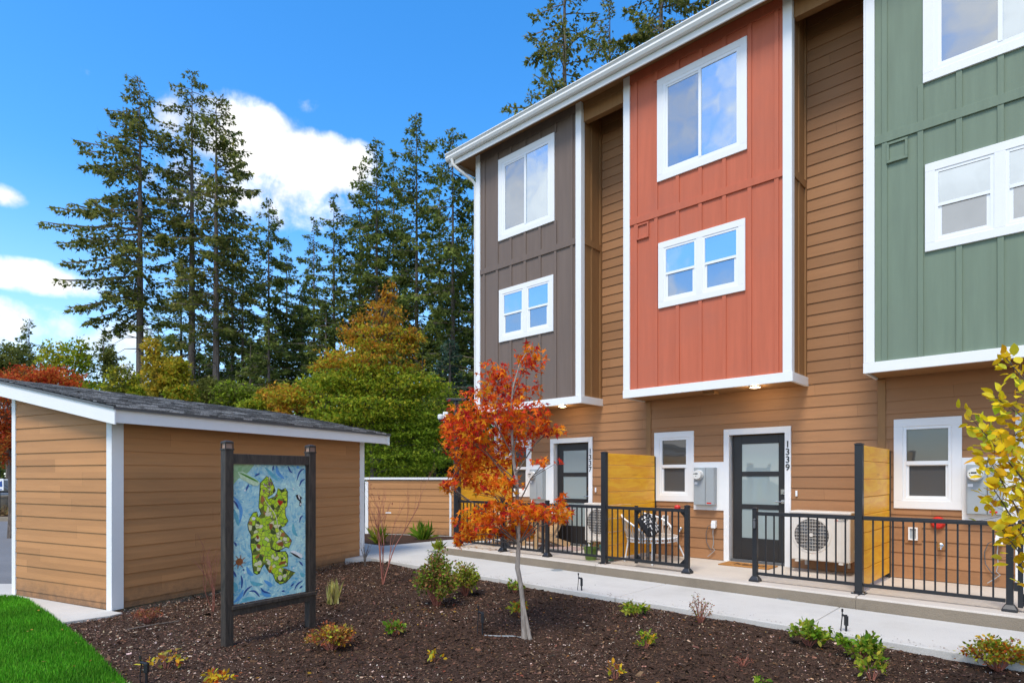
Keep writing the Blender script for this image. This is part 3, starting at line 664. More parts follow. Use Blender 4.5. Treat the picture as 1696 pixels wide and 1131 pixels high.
# ================================================================ heat pumps
def heat_pump(label,d):
    t=thing('heat_pump',label,'heat pump',BLD,(-2.65+d,9.66,.15),'ivory heat pump units on the patios')
    a,b,c,e,f,g=-3.06+d,-2.246+d,9.49,9.83,.345,1.045
    m=MB(); m.box(a,b,c,e,f,g); body=build(m,'body',M['acw'],t,bevel=.018)
    m=MB(); m.box(a-.012,b+.012,c-.012,e+.01,g-.01,g+.028); build(m,'top_lid',M['acw'],t,bevel=.012)
    cx,cz=a+.30,f+.38
    m=MB(); m.lathe((cx,c+.001,cz),[(.27,0),(.27,.006),(.262,.008)],40,'y'); build(m,'fan_recess',M['acw'],body)
    m=MB(); m.lathe((cx,c-.006,cz),[(.238,0),(.236,.003)],40,'y'); fan=build(m,'fan_opening',M['acdark'],body)
    m=MB()
    for k in range(9):
        z=-.2+.05*k; w=math.sqrt(max(0,.236**2-z*z)); m.box(cx-w,cx+w,c-.022,c-.016,cz+z-.0025,cz+z+.0025)
    for k in range(12):
        x=-.2+.0364*k; w=math.sqrt(max(0,.236**2-x*x)); m.box(cx+x-.0015,cx+x+.0015,c-.0158,c-.012,cz-w,cz+w)
    m.lathe((cx,c-.012,cz),[(.028,0),(.028,.012)],16,'y')
    build(m,'fan_grille',M['acw'],body)
    m=MB()
    for k in range(3):
        ang=k*2.09; pts=[(cx+.04*math.cos(ang),cz+.04*math.sin(ang)),(cx+.22*math.cos(ang-.1),cz+.22*math.sin(ang-.1)),(cx+.22*math.cos(ang+.75),cz+.22*math.sin(ang+.75)),(cx+.06*math.cos(ang+.9),cz+.06*math.sin(ang+.9))]
        m.prism(pts,c-.0108,c-.0098,'y')
    build(m,'fan_blades',M['darkgrey'],body)
    m=MB(); m.box(a+.60,a+.606,c-.004,c+.0,f+.02,g-.03); m.box(a+.70,a+.704,c-.004,c,f+.02,g-.03); build(m,'panel_seam',M['acw'],body)
    # three red diamonds and the maker's lettering
    m=MB(); q=a+.635; z=g-.085; s=.013
    for dx,dz,an in ((0,.012,90),(-.0125,-.008,210),(.0125,-.008,330)):
        ca,sa=math.cos(R(an)),math.sin(R(an)); P=lambda u_,v_:(q+dx+u_*ca-v_*sa,z+dz+u_*sa+v_*ca)
        m.prism([P(-s,0),P(0,-s*.55),P(s,0),P(0,s*.55)],c-.006,c-.0045,'y')
    build(m,'maker_emblem',M['redp'],body)
    text_mesh('MITSUBISHI',.024,'maker_lettering',M['darkgrey'],body,(q+.09,c-.0045,z+.012),.001)
    text_mesh('ELECTRIC',.024,'maker_lettering',M['darkgrey'],body,(q+.078,c-.0045,z-.014),.001)
    for x in (a+.10,b-.12):
        m=MB(); m.box(x-.03,x+.03,c-.01,F-.02,.315,.344); m.box(x-.02,x+.02,F-.05,F-.016,.22,.55); build(m,'wall_bracket',M['acw'],t,bevel=.004)
    m=MB(); m.tube([(b+.01,9.72,.5),(b+.05,9.76,.44),(b+.05,9.86,.42),(b+.03,F-.02,.42)],.016,8); build(m,'refrigerant_pipe',M['acw'],t,smooth=True)
heat_pump('ivory heat pump under the 1337 door side, half behind railing',-PITCH)
heat_pump('ivory heat pump right of the 1339 door',0)
# ================================================================ door mats
t=thing('door_mat','orange brown coir mat with black script before the 1339 door','door mat',BLD,(-3.75,9.62,.15),'door mats')
m=MB(); m.box(-4.16,-3.36,9.42,9.85,.151,.168)
M['coir']=mat('coir',(.42,.19,.045),.95,var=.3,vscale=90,bump=1,bscale=200); build(m,'mat_body',M['coir'],t,bevel=.004)
o=text_mesh('hello',.26,'mat_script',M['ink'],t,(-3.72,9.62,.1695),.0008,plane='z',bold=.003)
t=thing('door_mat','pink and grey brick patterned mat before the 1337 door','door mat',BLD,(-7.6,9.5,.15),'door mats')
m=MB(); m.box(-8.10,-6.95,9.25,9.80,.151,.162)
mm=bpy.data.materials.new('patterned_mat'); mm.use_nodes=True; nt=mm.node_tree; tx=nt.nodes.new('ShaderNodeTexCoord'); bt=nt.nodes.new('ShaderNodeTexBrick'); bt.inputs['Scale'].default_value=9
bt.inputs['Color1'].default_value=(.36,.19,.16,1); bt.inputs['Color2'].default_value=(.22,.15,.15,1); bt.inputs['Mortar'].default_value=(.5,.45,.4,1); bt.inputs['Mortar Size'].default_value=.03
nt.links.new(tx.outputs['Object'],bt.inputs['Vector']); nt.links.new(bt.outputs['Color'],nt.nodes['Principled BSDF'].inputs['Base Color']); nt.nodes['Principled BSDF'].inputs['Roughness'].default_value=.95
build(m,'mat_body',mm,t,bevel=.003)
m=MB(); m.box(-7.7,-6.95,9.1,9.245,.151,.158); build(m,'mat_border',M['darkgrey'],t)
# ================================================================ pots
M['potgreen']=mat('glazed_green',(.13,.20,.04),.3,var=.2); M['potteal']=mat('glazed_teal',(.10,.24,.20),.3,var=.2)
def pot(s,n,r,h,mt,label,top):
    t=thing('plant_pot',label,'plant pot',BLD,(s,n,.15),'green glazed plant pots')
    m=MB(); m.lathe((s,n,.15),[(r*.72,0),(r*.78,.02),(r,h*.86),(r*1.06,h*.87),(r*1.06,h),(r*.9,h),(r*.88,h-.03),(0,h-.03)],26); build(m,'pot',mt,t,smooth=True)
    k=top; C=np.column_stack([rng.normal(s,r*.5,k),rng.normal(n,r*.5,k),rng.uniform(.15+h-.02,.15+h+.10,k)]); D=rng.normal(size=(k,3)); D[:,2]=abs(D[:,2])
    leafmesh('foliage',C,D,rng.uniform(.03,.07,k),*OVAL,palette([(.10,.20,.04),(.2,.16,.05),(.3,.2,.08)],k),M['leaf'],parent=t)
pot(-6.02,8.50,.125,.22,M['potgreen'],'olive green glazed pot by the 1337 patio railing',40)
pot(-5.78,8.66,.14,.26,M['potteal'],'teal green glazed pot next to the tall black post',70)
# ================================================================ seats
def wicker(label):
    cs,cn=-5.19,9.13; zz=.57
    t=thing('wicker_loveseat',label,'patio chair',BLD,(cs,cn,.15))
    a=.40;b=.50
    def E(ang,z,k=1): return (cs+a*k*math.cos(ang),cn+b*k*math.sin(ang),z)
    # seat ring and woven seat
    m=MB(); ring=[E(2*math.pi*i/40,zz-.01) for i in range(41)]; m.tube(ring,.016,8); ring=[E(2*math.pi*i/40,zz-.07,.97) for i in range(41)]; m.tube(ring,.012,8)
    build(m,'seat_frame',M['vinyl'],t,smooth=True)
    m=MB()
    for i in range(33):
        y=-1+2*(i+.5)/33; w=a*math.sqrt(1-y*y); m.box(cs-w,cs+w,cn+b*y-.0065,cn+b*y+.0065,zz-.008,zz+.002)
    build(m,'seat_weave',M['palew'],t)
    m=MB()
    for i in range(60):
        g0=2*math.pi*i/60; m.tube([E(g0,zz-.01,1.01),E(g0+.05,zz-.07,.98)],.008,5)
    build(m,'apron_weave',M['vinyl'],t)
    # back: arc from one arm round the rear (towards -s) to the other
    A0,A1=math.pi*.40,math.pi*1.60
    def top(an):
        f=(an-A0)/(A1-A0); h=math.sin(math.pi*f)**.6; return E(an,zz+.03+.36*h,1+.22*h)
    m=MB(); m.tube([top(A0+(A1-A0)*i/44) for i in range(45)],.016,8); build(m,'back_frame',M['vinyl'],t,smooth=True)
    m=MB()
    for i in range(1,58):
        an=A0+(A1-A0)*i/58; p=E(an,zz); q=top(an+(.10 if i%2 else -.10)*math.sin(math.pi*i/58)); m.tube([p,tuple(.5*(p[k]+q[k])-(0.02*(k==0)) for k in range(3)),q],.0085,5)
    build(m,'back_weave',M['palew'],t)
    for an,f in ((-.95,1.15),(.75,1.22),(2.35,1.0),(3.95,1.0)):
        m=MB(); p=E(an,zz-.05,.95); q=(cs+a*f*1.08*math.cos(an),cn+b*f*1.1*math.sin(an),.151); m.tube([p,(p[0]*.7+q[0]*.3,p[1]*.7+q[1]*.3,.40),q],.013,7); build(m,'leg',M['vinyl'],t,smooth=True)
    return t
M['palew']=mat('taupe_wicker',(.48,.41,.34),.6)
wicker('rounded white and taupe wicker loveseat beside the orange screen')
# cushion: black with white dashes
t=thing('throw_cushion','black cushion with white dots and dashes on the wicker loveseat','cushion',BLD,(-5.2,9.1,.58))
N_=14; vs=[];fs=[]
tilt=Matrix.Rotation(R(28),3,'Y')@Matrix.Rotation(R(-68),3,'Y')
def cu(i,j,sd):
    x=-1+2*i/N_; y=-1+2*j/N_; e=(1-x**4)*(1-y**4); pin=1-.10*(abs(x*y)**1.2)+.04*abs(x*y)**6
    return Vector((x*.20*pin,y*.24*pin,sd*.075*e**.6))
cm=MB(); ctr=Vector((-5.22,9.06,.76))
for sd in (1,-1):
    base=len(cm.v)
    for i in range(N_+1):
        for j in range(N_+1):
            cm.v.append(tuple(ctr+Matrix.Rotation(R(58),3,'Y')@Matrix.Rotation(R(12),3,'Z')@cu(i,j,sd)))
    for i in range(N_):
        for j in range(N_):
            q=[base+i*(N_+1)+j,base+(i+1)*(N_+1)+j,base+(i+1)*(N_+1)+j+1,base+i*(N_+1)+j+1]; cm.f.append(tuple(q if sd>0 else q[::-1]))
M['cushion']=mat('black_cotton',(.012,.013,.02),.9,bump=.3,bscale=200)
build(cm,'cushion_body',M['cushion'],t,smooth=True,fix=False)
dm=MB()
for i in range(6):
    for j in range(7):
        if rng.random()<.15: continue
        x=-.85+1.7*(i+.5)/6+rng.uniform(-.05,.05); y=-.85+1.7*(j+.5)/7
        lx,ly=((.016,.016),(.012,.034),(.030,.012))[(i+j)%3]; e=(1-x**4)*(1-y**4)
        pts=[]
        for (sx,sy) in ((-1,-1),(1,-1),(1,1),(-1,1)):
            xx=x+sx*lx/.2; yy2=y+sy*ly/.24; ee=max(0,(1-xx**4)*(1-yy2**4)); pts.append(tuple(ctr+Matrix.Rotation(R(58),3,'Y')@Matrix.Rotation(R(12),3,'Z')@Vector((xx*.2,yy2*.24,.075*ee**.6+.004))))
        dm.add(pts,[(0,1,2,3)])
build(dm,'printed_marks',M['white'],t,fix=False)
# adirondack chairs of pale slats
def adirondack(cs,cn,rot,label):
    fr=Fr(BLD.a+rot); wp=BLD.w((cs,cn,0)); lp=fr.inv(wp[0],wp[1])
    t=thing('slatted_lounge_chair',label,'patio chair',fr,(lp[0],lp[1],.15),'pale wooden slat chairs behind the maple')
    x0,y0=lp
    m=MB()
    for k in range(7):
        y=y0-.30+k*.075; z=.50-.02*k; m.box(x0-.26,x0+.26,y-.032,y+.032,z-.01,z+.01)
    build(m,'seat_slats',M['palewood'],t,bevel=.003)
    m=MB()
    for k in range(6):
        x=x0-.235+k*.094; hh=1.02-.02*abs(k-2.5)**1.6; m.add([(x-.04,y0+.18,.40),(x+.04,y0+.18,.40),(x+.04,y0+.20,.40),(x-.04,y0+.20,.40),(x-.045,y0+.42,hh),(x+.045,y0+.42,hh),(x+.045,y0+.44,hh),(x-.045,y0+.44,hh)],[(0,3,2,1),(4,5,6,7),(0,1,5,4),(1,2,6,5),(2,3,7,6),(3,0,4,7)])
    build(m,'back_slats',M['palewood'],t,bevel=.003)
    for sx in (-1,1):
        m=MB(); x=x0+sx*.29; m.box(x-.02,x+.02,y0-.34,y0-.26,.15,.70); build(m,'leg',M['palewood'],t,bevel=.003)
        m=MB(); m.prism([(y0-.32,.42),(y0-.32,.52),(y0+.50,.24),(y0+.50,.15),(y0+.40,.15)],x-.018+sx*-.03,x+.010+sx*-.03,'x'); build(m,'side_rail',M['palewood'],t,bevel=.003)
        m=MB(); m.box(x-.06,x+.06,y0-.38,y0+.34,.701,.722); build(m,'armrest',M['palewood'],t,bevel=.003)
adirondack(-8.75,9.15,R(60),'pale wooden slat chair facing the gate, left of the maple trunk')
adirondack(-7.9,9.45,R(-25),'pale wooden slat chair right behind the maple trunk')
ISL=[(0.44, 0.909), (0.496, 0.891), (0.534, 0.84), (0.557, 0.803), (0.517, 0.78), (0.45, 0.757), (0.461, 0.739), (0.551, 0.755), (0.585, 0.779), (0.597, 0.818), (0.654, 0.805), (0.7, 0.819), (0.729, 0.794), (0.729, 0.733), (0.722, 0.684), (0.693, 0.667), (0.699, 0.611), (0.736, 0.57), (0.698, 0.538), (0.629, 0.52), (0.686, 0.484), (0.785, 0.417), (0.789, 0.412), (0.75, 0.361), (0.709, 0.373), (0.639, 0.356), (0.582, 0.353), (0.503, 0.376), (0.492, 0.368), (0.593, 0.337), (0.708, 0.333), (0.737, 0.304), (0.733, 0.224), (0.638, 0.222), (0.708, 0.198), (0.843, 0.16), (0.778, 0.135), (0.707, 0.1), (0.626, 0.095), (0.569, 0.121), (0.53, 0.179), (0.457, 0.214), (0.43, 0.246), (0.414, 0.265), (0.37, 0.239), (0.342, 0.199), (0.31, 0.193), (0.272, 0.21), (0.257, 0.259), (0.252, 0.347), (0.233, 0.406), (0.237, 0.47), (0.237, 0.487), (0.206, 0.524), (0.195, 0.565), (0.222, 0.605), (0.265, 0.644), (0.308, 0.649), (0.329, 0.607), (0.372, 0.635), (0.34, 0.683), (0.346, 0.742), (0.358, 0.86)]
LAND=[(-0.0, 1.0), (0.278, 1.001), (0.203, 0.943), (0.068, 0.894), (0.005, 0.849)]
FERRY=[(0.063, 0.942), (0.12, 0.949), (0.32, 0.883), (0.347, 0.86), (0.32, 0.842), (0.256, 0.846), (0.099, 0.897)]
STRIPE=[[(0.079, 0.937), (0.325, 0.869)],[(0.079, 0.942), (0.325, 0.876)]]
SHIP=[(0.773, 0.329), (0.814, 0.339), (0.947, 0.3), (0.956, 0.274), (0.922, 0.27)]
ORCA=[(0.853, 0.767), (0.889, 0.77), (0.949, 0.744), (0.925, 0.728), (0.943, 0.703), (0.925, 0.675), (0.907, 0.685), (0.913, 0.716), (0.871, 0.736)]
CRAB=[(0.084, 0.3)]
STRAW=[(0.585, 0.724), (0.613, 0.742), (0.671, 0.74), (0.665, 0.71), (0.624, 0.687)]
FLOWER=[(0.462, 0.84)]
HOUSE=[(0.264, 0.603)]
STROKES=[[(0.277, 0.912), (0.348, 0.935)], [(0.166, 0.807), (0.203, 0.855)], [(0.866, 0.873), (0.914, 0.947), (0.988, 0.975)], [(0.908, 0.832), (0.938, 0.872), (0.993, 0.893)], [(0.536, 0.999), (0.524, 0.954)], [(0.742, 0.999), (0.765, 0.959), (0.806, 0.938)], [(0.001, 0.744), (0.046, 0.714), (0.072, 0.679)], [(0.912, 0.548), (0.924, 0.585), (0.963, 0.605)], [(0.014, 0.445), (0.039, 0.429), (0.044, 0.411)], [(0.002, 0.243), (0.027, 0.218), (0.047, 0.193)], [(0.104, 0.203), (0.119, 0.159), (0.111, 0.107)], [(0.129, 0.045), (0.176, 0.09), (0.245, 0.113)], [(0.207, 0.078), (0.282, 0.069), (0.346, 0.024)], [(0.358, 0.091), (0.401, 0.058), (0.49, 0.035)], [(0.648, 0.036), (0.695, 0.034)], [(0.777, 0.059), (0.825, 0.081)], [(0.836, 0.027), (0.872, 0.065), (0.958, 0.092)], [(0.909, 0.033), (0.955, 0.051)], [(0.13, 0.245), (0.146, 0.232)], [(0.898, 0.25), (0.964, 0.208)]]
LIGHT=[[(0.006, 0.772), (0.067, 0.725), (0.107, 0.655), (0.086, 0.575)], [(0.016, 0.681), (0.056, 0.605), (0.076, 0.558)], [(0.575, 0.996), (0.597, 0.941), (0.689, 0.892)], [(0.419, 0.978), (0.529, 0.918), (0.597, 0.881)], [(0.866, 0.978), (0.902, 0.99)], [(0.887, 0.443), (0.827, 0.483), (0.816, 0.546)], [(0.177, 0.258), (0.208, 0.215), (0.261, 0.188)], [(0.219, 0.15), (0.293, 0.121), (0.39, 0.112)], [(0.402, 0.141), (0.479, 0.105), (0.512, 0.084)], [(0.011, 0.162), (0.042, 0.125), (0.031, 0.086)], [(0.01, 0.013), (0.092, 0.046), (0.134, 0.094)], [(0.102, 0.004), (0.186, 0.025), (0.292, 0.015)], [(0.368, 0.067), (0.423, 0.032), (0.501, 0.013)], [(0.921, 0.154), (0.982, 0.118)]]
ROAD=[(0.395, 0.764), (0.439, 0.716), (0.528, 0.653), (0.572, 0.598), (0.595, 0.536), (0.617, 0.487)]
BROWN=[[(0.577, 0.405), (0.64, 0.414), (0.674, 0.406), (0.668, 0.375), (0.594, 0.389)], [(0.604, 0.246), (0.639, 0.264), (0.708, 0.263), (0.708, 0.247), (0.615, 0.236)], [(0.457, 0.208), (0.502, 0.214), (0.502, 0.193), (0.479, 0.189)], [(0.3, 0.408), (0.327, 0.416), (0.36, 0.405), (0.354, 0.376), (0.316, 0.384)], [(0.296, 0.476), (0.328, 0.481), (0.339, 0.456), (0.312, 0.449)], [(0.471, 0.56), (0.527, 0.554), (0.521, 0.528), (0.482, 0.505)]]
# ================================================================ mosaic map board
SG=Fr(R(54.7)); sl=SG.inv(-2.913,6.113); sr=SG.inv(-2.337,6.926); SL=sr[0]-sl[0]; sy=sl[1]; sx=sl[0]
sb=thing('mosaic_map_board','black timber framed board with a blue and green mosaic island map','sign board',SG,(sx+SL/2,sy,-.15))
for x in (sx,sx+SL):
    m=MB(); m.box(x-.045,x+.045,sy-.045,sy+.045,-.25,1.855); p=build(m,'post',M['darkwood'],sb,bevel=.004)
    m=MB(); m.box(x-.05,x+.05,sy-.05,sy+.05,1.855,1.872); m.box(x-.046,x+.046,sy-.046,sy+.046,1.922,1.94); m.taperbox(x,sy,.092,.03,1.94,1.955)
    for a in (-.04,.04):
        for b in (-.04,.04): m.box(x+a-.005,x+a+.005,sy+b-.005,sy+b+.005,1.872,1.922)
    build(m,'cap_light',M['darkwood'],p,bevel=.002)
    M.setdefault('lens',mat('amber_lens',(.30,.19,.14),.3)); m=MB(); m.box(x-.034,x+.034,sy-.034,sy+.034,1.872,1.922); build(m,'lens',M['lens'],p)
m=MB(); m.box(sx+.0455,sx+SL-.0455,sy-.03,sy+.04,1.72,1.82); build(m,'top_rail',M['darkwood'],sb,bevel=.004)
m=MB(); m.box(sx+.0455,sx+SL-.04,sy-.045,sy+.04,.155,.25); m.box(sx+.02,sx+SL+.045,sy-.075,sy-.046,.225,.262); build(m,'bottom_rail',M['darkwood'],sb,bevel=.004)
PX0,PX1,PZ0,PZ1=sx+.05,sx+SL-.075,.268,1.715
pw,ph=PX1-PX0,PZ1-PZ0
def mosaic(name,c1,c2,scale,grout=(.42,.55,.55),stops=None,warp=.25):
    m=bpy.data.materials.new(name); m.use_nodes=True; nt=m.node_tree;N=nt.nodes;L=nt.links;b=N['Principled BSDF']; b.inputs['Roughness'].default_value=.22
    tx=N.new('ShaderNodeTexCoord'); nz=N.new('ShaderNodeTexNoise'); nz.inputs['Scale'].default_value=3; L.new(tx.outputs['Object'],nz.inputs['Vector'])
    mxv=N.new('ShaderNodeMix'); mxv.data_type='VECTOR'; mxv.inputs[0].default_value=warp; L.new(tx.outputs['Object'],mxv.inputs[4]); L.new(nz.outputs['Color'],mxv.inputs[5])
    v=N.new('ShaderNodeTexVoronoi'); v.inputs['Scale'].default_value=scale; L.new(mxv.outputs[1],v.inputs['Vector'])
    v2=N.new('ShaderNodeTexVoronoi'); v2.feature='DISTANCE_TO_EDGE'; v2.inputs['Scale'].default_value=scale; L.new(mxv.outputs[1],v2.inputs['Vector'])
    w=N.new('ShaderNodeTexWhiteNoise'); L.new(v.outputs['Color'],w.inputs['Vector'])
    r=N.new('ShaderNodeValToRGB'); r.color_ramp.elements[0].color=(*c1,1); r.color_ramp.elements[1].color=(*c2,1)
    if stops:
        r.color_ramp.interpolation='CONSTANT'
        for p_,c_ in stops: e=r.color_ramp.elements.new(p_); e.color=(*c_,1)
    L.new(w.outputs['Value'],r.inputs[0])
    if not stops:
        n2=N.new('ShaderNodeTexNoise'); n2.inputs['Scale'].default_value=2.6; n2.inputs['Distortion'].default_value=2.2; L.new(tx.outputs['Object'],n2.inputs['Vector'])
        ad=N.new('ShaderNodeMath'); ad.operation='MULTIPLY_ADD'; ad.inputs[1].default_value=.55; L.new(w.outputs['Value'],ad.inputs[0])
        s2=N.new('ShaderNodeMapRange'); s2.inputs[1].default_value=.35; s2.inputs[2].default_value=.65; s2.inputs[4].default_value=.5; L.new(n2.outputs['Fac'],s2.inputs[0]); L.new(s2.outputs[0],ad.inputs[2]); L.new(ad.outputs[0],r.inputs[0])
    lt=N.new('ShaderNodeMath'); lt.operation='LESS_THAN'; lt.inputs[1].default_value=.05; L.new(v2.outputs['Distance'],lt.inputs[0])
    mx=N.new('ShaderNodeMix'); mx.data_type='RGBA'; L.new(lt.outputs[0],mx.inputs[0]); L.new(r.outputs[0],mx.inputs[6]); mx.inputs[7].default_value=(*grout,1); L.new(mx.outputs[2],b.inputs['Base Color'])
    bp=N.new('ShaderNodeBump'); bp.inputs['Strength'].default_value=.4; bp.inputs['Distance'].default_value=.003; L.new(v2.outputs['Distance'],bp.inputs['Height']); L.new(bp.outputs[0],b.inputs['Normal'])
    return m
M['msea']=mosaic('mosaic_sea',(.07,.36,.56),(.62,.86,.74),46,(.40,.60,.60))
M['misl']=mosaic('mosaic_island',(.30,.46,.03),(.42,.55,.05),25,(.16,.20,.05),[(.0,(.45,.64,.02)),(.26,(.05,.08,.02)),(.42,(.55,.70,.04)),(.62,(.13,.16,.025)),(.72,(.70,.68,.36)),(.82,(.38,.60,.03)),(.95,(.40,.15,.04))],.12)
M['mland']=mosaic('mosaic_mainland',(.18,.38,.13),(.40,.58,.33),26,(.30,.45,.25))
P_=lambda n,c,r=.3: M.setdefault(n,mat(n,c,r,var=.2,vscale=40))
P_('tile_navy',(.02,.07,.26)); P_('tile_blue',(.10,.33,.62)); P_('tile_cream',(.66,.60,.42)); P_('tile_brown',(.26,.08,.02)); P_('tile_red',(.45,.02,.012)); P_('tile_black',(.012,.012,.016)); P_('tile_white',(.75,.77,.75)); P_('tile_purple',(.20,.055,.13)); P_('tile_green',(.08,.28,.03)); P_('tile_pale',(.52,.66,.42)); P_('tile_yellow',(.70,.42,.03)); P_('tile_teal',(.12,.42,.50))
m=MB(); m.box(PX0,PX1,sy-.012,sy+.012,PZ0,PZ1); pan=build(m,'mosaic_panel',M['msea'],sb)
m=MB(); m.box(PX1+.001,PX1+.028,sy-.02,sy+.02,PZ0,PZ1); m.box(PX0-.004,PX1+.03,sy-.04,sy-.013,PZ1+.001,PZ1+.02); build(m,'panel_edge',M['darkwood'],sb)
def UV(p): return (PX0+p[0]*pw,PZ0+max(0.001,min(.999,p[1]))*ph)
lay=[0]
def patch(poly,matn,d,name='tile_patch',par=None):
    m=MB(); m.prism([UV((max(.001,min(.999,a)),b)) for a,b in poly],sy-.012-d,sy-.0125,'y'); return build(m,name,M[matn],par or pan)
def stroke(pts,matn,w,d,name):
    m=MB(); P3=[Vector(UV((max(.006,min(.994,a)),max(.006,min(.994,b))))) for a,b in pts]
    # quadratic smooth
    Q=[]
    if len(P3)==2: Q=[P3[0].lerp(P3[1],t/6) for t in range(7)]
    else:
        for t in range(13):
            f=t/12*(len(P3)-1); i=min(int(f),len(P3)-2); f-=i
            p0=P3[max(i-1,0)];p1=P3[i];p2=P3[i+1];p3=P3[min(i+2,len(P3)-1)]
            Q.append(.5*((2*p1)+(-p0+p2)*f+(2*p0-5*p1+4*p2-p3)*f*f+(-p0+3*p1-3*p2+p3)*f**3))
    L_=[];R_=[]
    for i,q in enumerate(Q):
        dd=(Q[min(i+1,len(Q)-1)]-Q[max(i-1,0)]); dd=dd.normalized() if dd.length>0 else Vector((1,0)); nn=Vector((-dd[1],dd[0])); ww=w*math.sin(math.pi*(i+.35)/(len(Q)+.1))
        L_.append(q+nn*ww); R_.append(q-nn*ww)
    m.prism([tuple(q) for q in L_+R_[::-1]],sy-.012-d,sy-.0125,'y'); return build(m,name,M[matn],pan)
# outline a hair bigger than the island, in black grout
def grow(poly,g):
    out=[];n=len(poly); ar=sum(poly[i][0]*poly[(i+1)%n][1]-poly[(i+1)%n][0]*poly[i][1] for i in range(n)); sg=1 if ar>0 else -1
    for i in range(n):
        a=Vector(poly[i-1]);b=Vector(poly[i]);c=Vector(poly[(i+1)%n]); t=(c-a); t=t.normalized() if t.length else Vector((1,0)); out.append((b[0]+sg*t[1]*g,b[1]-sg*t[0]*g*.62))
    return out
patch(grow(ISL,.009),'tile_black',.0012,'island_outline'); isl=patch(ISL,'misl',.0022,'island')
patch(LAND,'mland',.002,'mainland'); fe=patch(FERRY,'tile_pale',.004,'ferry')
for s in STRIPE: stroke(s,'tile_green',.006,.005,'ferry_stripe')
patch(SHIP,'tile_white',.003,'ship'); stroke([(SHIP[0][0],SHIP[0][1]-.004),(SHIP[3][0]-.03,SHIP[3][1]-.006)],'tile_black',.010,.0035,'ship_hull')
patch(ORCA,'tile_black',.003,'orca'); stroke([ORCA[1],(.915,.73)],'tile_white',.008,.004,'orca_belly'); stroke([(.93,.705),(.92,.685)],'tile_white',.009,.004,'orca_belly')
for s in STROKES: stroke(s,'tile_navy',.010,.0016,'wave_stroke')
for i,s in enumerate(LIGHT): stroke(s,'tile_teal' if i%2 else 'tile_blue',.020,.0010,'light_wave')
stroke(ROAD,'tile_cream',.0045,.0032,'road')
for q in BROWN: patch(q,'tile_brown',.0034)
patch(STRAW,'tile_red',.0036,'strawberry'); patch([(.60,.735),(.66,.742),(.665,.722),(.64,.728)],'tile_green',.0042,'berry_leaf')
cx,cz=CRAB[0]
patch([(cx+.045*math.cos(a)*1.0,cz+.026*math.sin(a)) for a in [k*.52 for k in range(12)]],'tile_brown',.004,'crab')
for k in range(8):
    a=k*math.pi/4+.3; stroke([(cx+.03*math.cos(a),cz+.02*math.sin(a)),(cx+.085*math.cos(a+.25),cz+.052*math.sin(a+.25))],'tile_brown',.004,.0036,'crab_leg')
fx,fz=FLOWER[0]
for k in range(16):
    px=fx+.05*rng.uniform(-1,1); pz=fz+.05*rng.uniform(-1,1); a=rng.uniform(0,6.28); stroke([(px,pz),(px+.045*math.cos(a),pz+.028*math.sin(a))],['tile_purple','tile_purple','tile_cream'][k%3],.006,.0036+.0002*k,'petal')
for (px,pz,mt,r) in ((.264,.603,'tile_white',.026),(.45,.63,'tile_cream',.035),(.50,.545,'tile_cream',.03),(.32,.45,'tile_cream',.032),(.33,.385,'tile_cream',.035),(.35,.27,'tile_cream',.035),(.62,.41,'tile_cream',.045),(.70,.43,'tile_cream',.03),(.47,.27,'tile_cream',.03),(.56,.29,'tile_cream',.02),(.50,.225,'tile_yellow',.03),(.63,.14,'tile_cream',.04),(.69,.15,'tile_cream',.03),(.36,.54,'tile_cream',.03),(.155,.81,'tile_white',.013),(.82,.815,'tile_white',.012),(.15,.215,'tile_white',.013),(.82,.20,'tile_white',.012)):
    k=5+int(rng.integers(0,2)); a0=rng.uniform(0,6); patch([(px+r*rng.uniform(.7,1.2)*math.cos(a0+2*math.pi*i/k),pz+.62*r*rng.uniform(.7,1.2)*math.sin(a0+2*math.pi*i/k)) for i in range(k)],mt,.0026+.0003*rng.random())
# ================================================================ ground
def sheet(poly,z0,z1,name,mt,fr=WLD,bev=0):
    m=MB(); m.prism(poly,z0,z1,'z'); return struct(m,name,mt,fr=fr,bevel=bev)
m=MB(); m.add([(-400,-60,-.22),(400,-60,-.22),(400,700,-.22),(-400,700,-.22)],[(0,1,2,3)]); struct(m,'ground',M['earth'],fix=False)
sheet([(-60,9.5),(-2.9,9.5),(-2.9,16.5),(-.5,16.2),(3,18),(3,33),(-60,33)],-.30,-.16,'parking_asphalt',M['asphalt'])
# sidewalk slabs with tooled joints, a few millimetres between slabs
def slabs(cuts,n0,n1,z0,z1,nm,mt):
    m=MB()
    for a,b in zip(cuts[:-1],cuts[1:]): m.box(a+.005,b-.005,n0,n1,z0,z1)
    return struct(m,nm,mt,fr=BLD,bevel=.010)
slabs([-14.6,-12.4,-10.4,-8.45,-6.45,-4.35,-2.02,.3,2.4,4.4],6.68,8.045,-.22,0,'sidewalk',M['walk'])
m=MB(); m.box(-14.6,4.4,6.70,8.03,-.22,-.012); struct(m,'sidewalk_bed',M['curb'],fr=BLD)
cuts=[-9.36,-5.62,-1.85,1.96,4.4]
m=MB()
for a,b in zip(cuts[:-1],cuts[1:]): m.box(a+.003,b-.003,8.053,F+.2,-.05,.15)
struct(m,'patio_slab',M['patio'],fr=BLD,bevel=.018)
m=MB()
for a,b in zip(cuts[:-1],cuts[1:]): m.box(a+.003,b-.003,8.050,8.0525,-.05,.128)
struct(m,'patio_curb_face',M['curb'],fr=BLD)
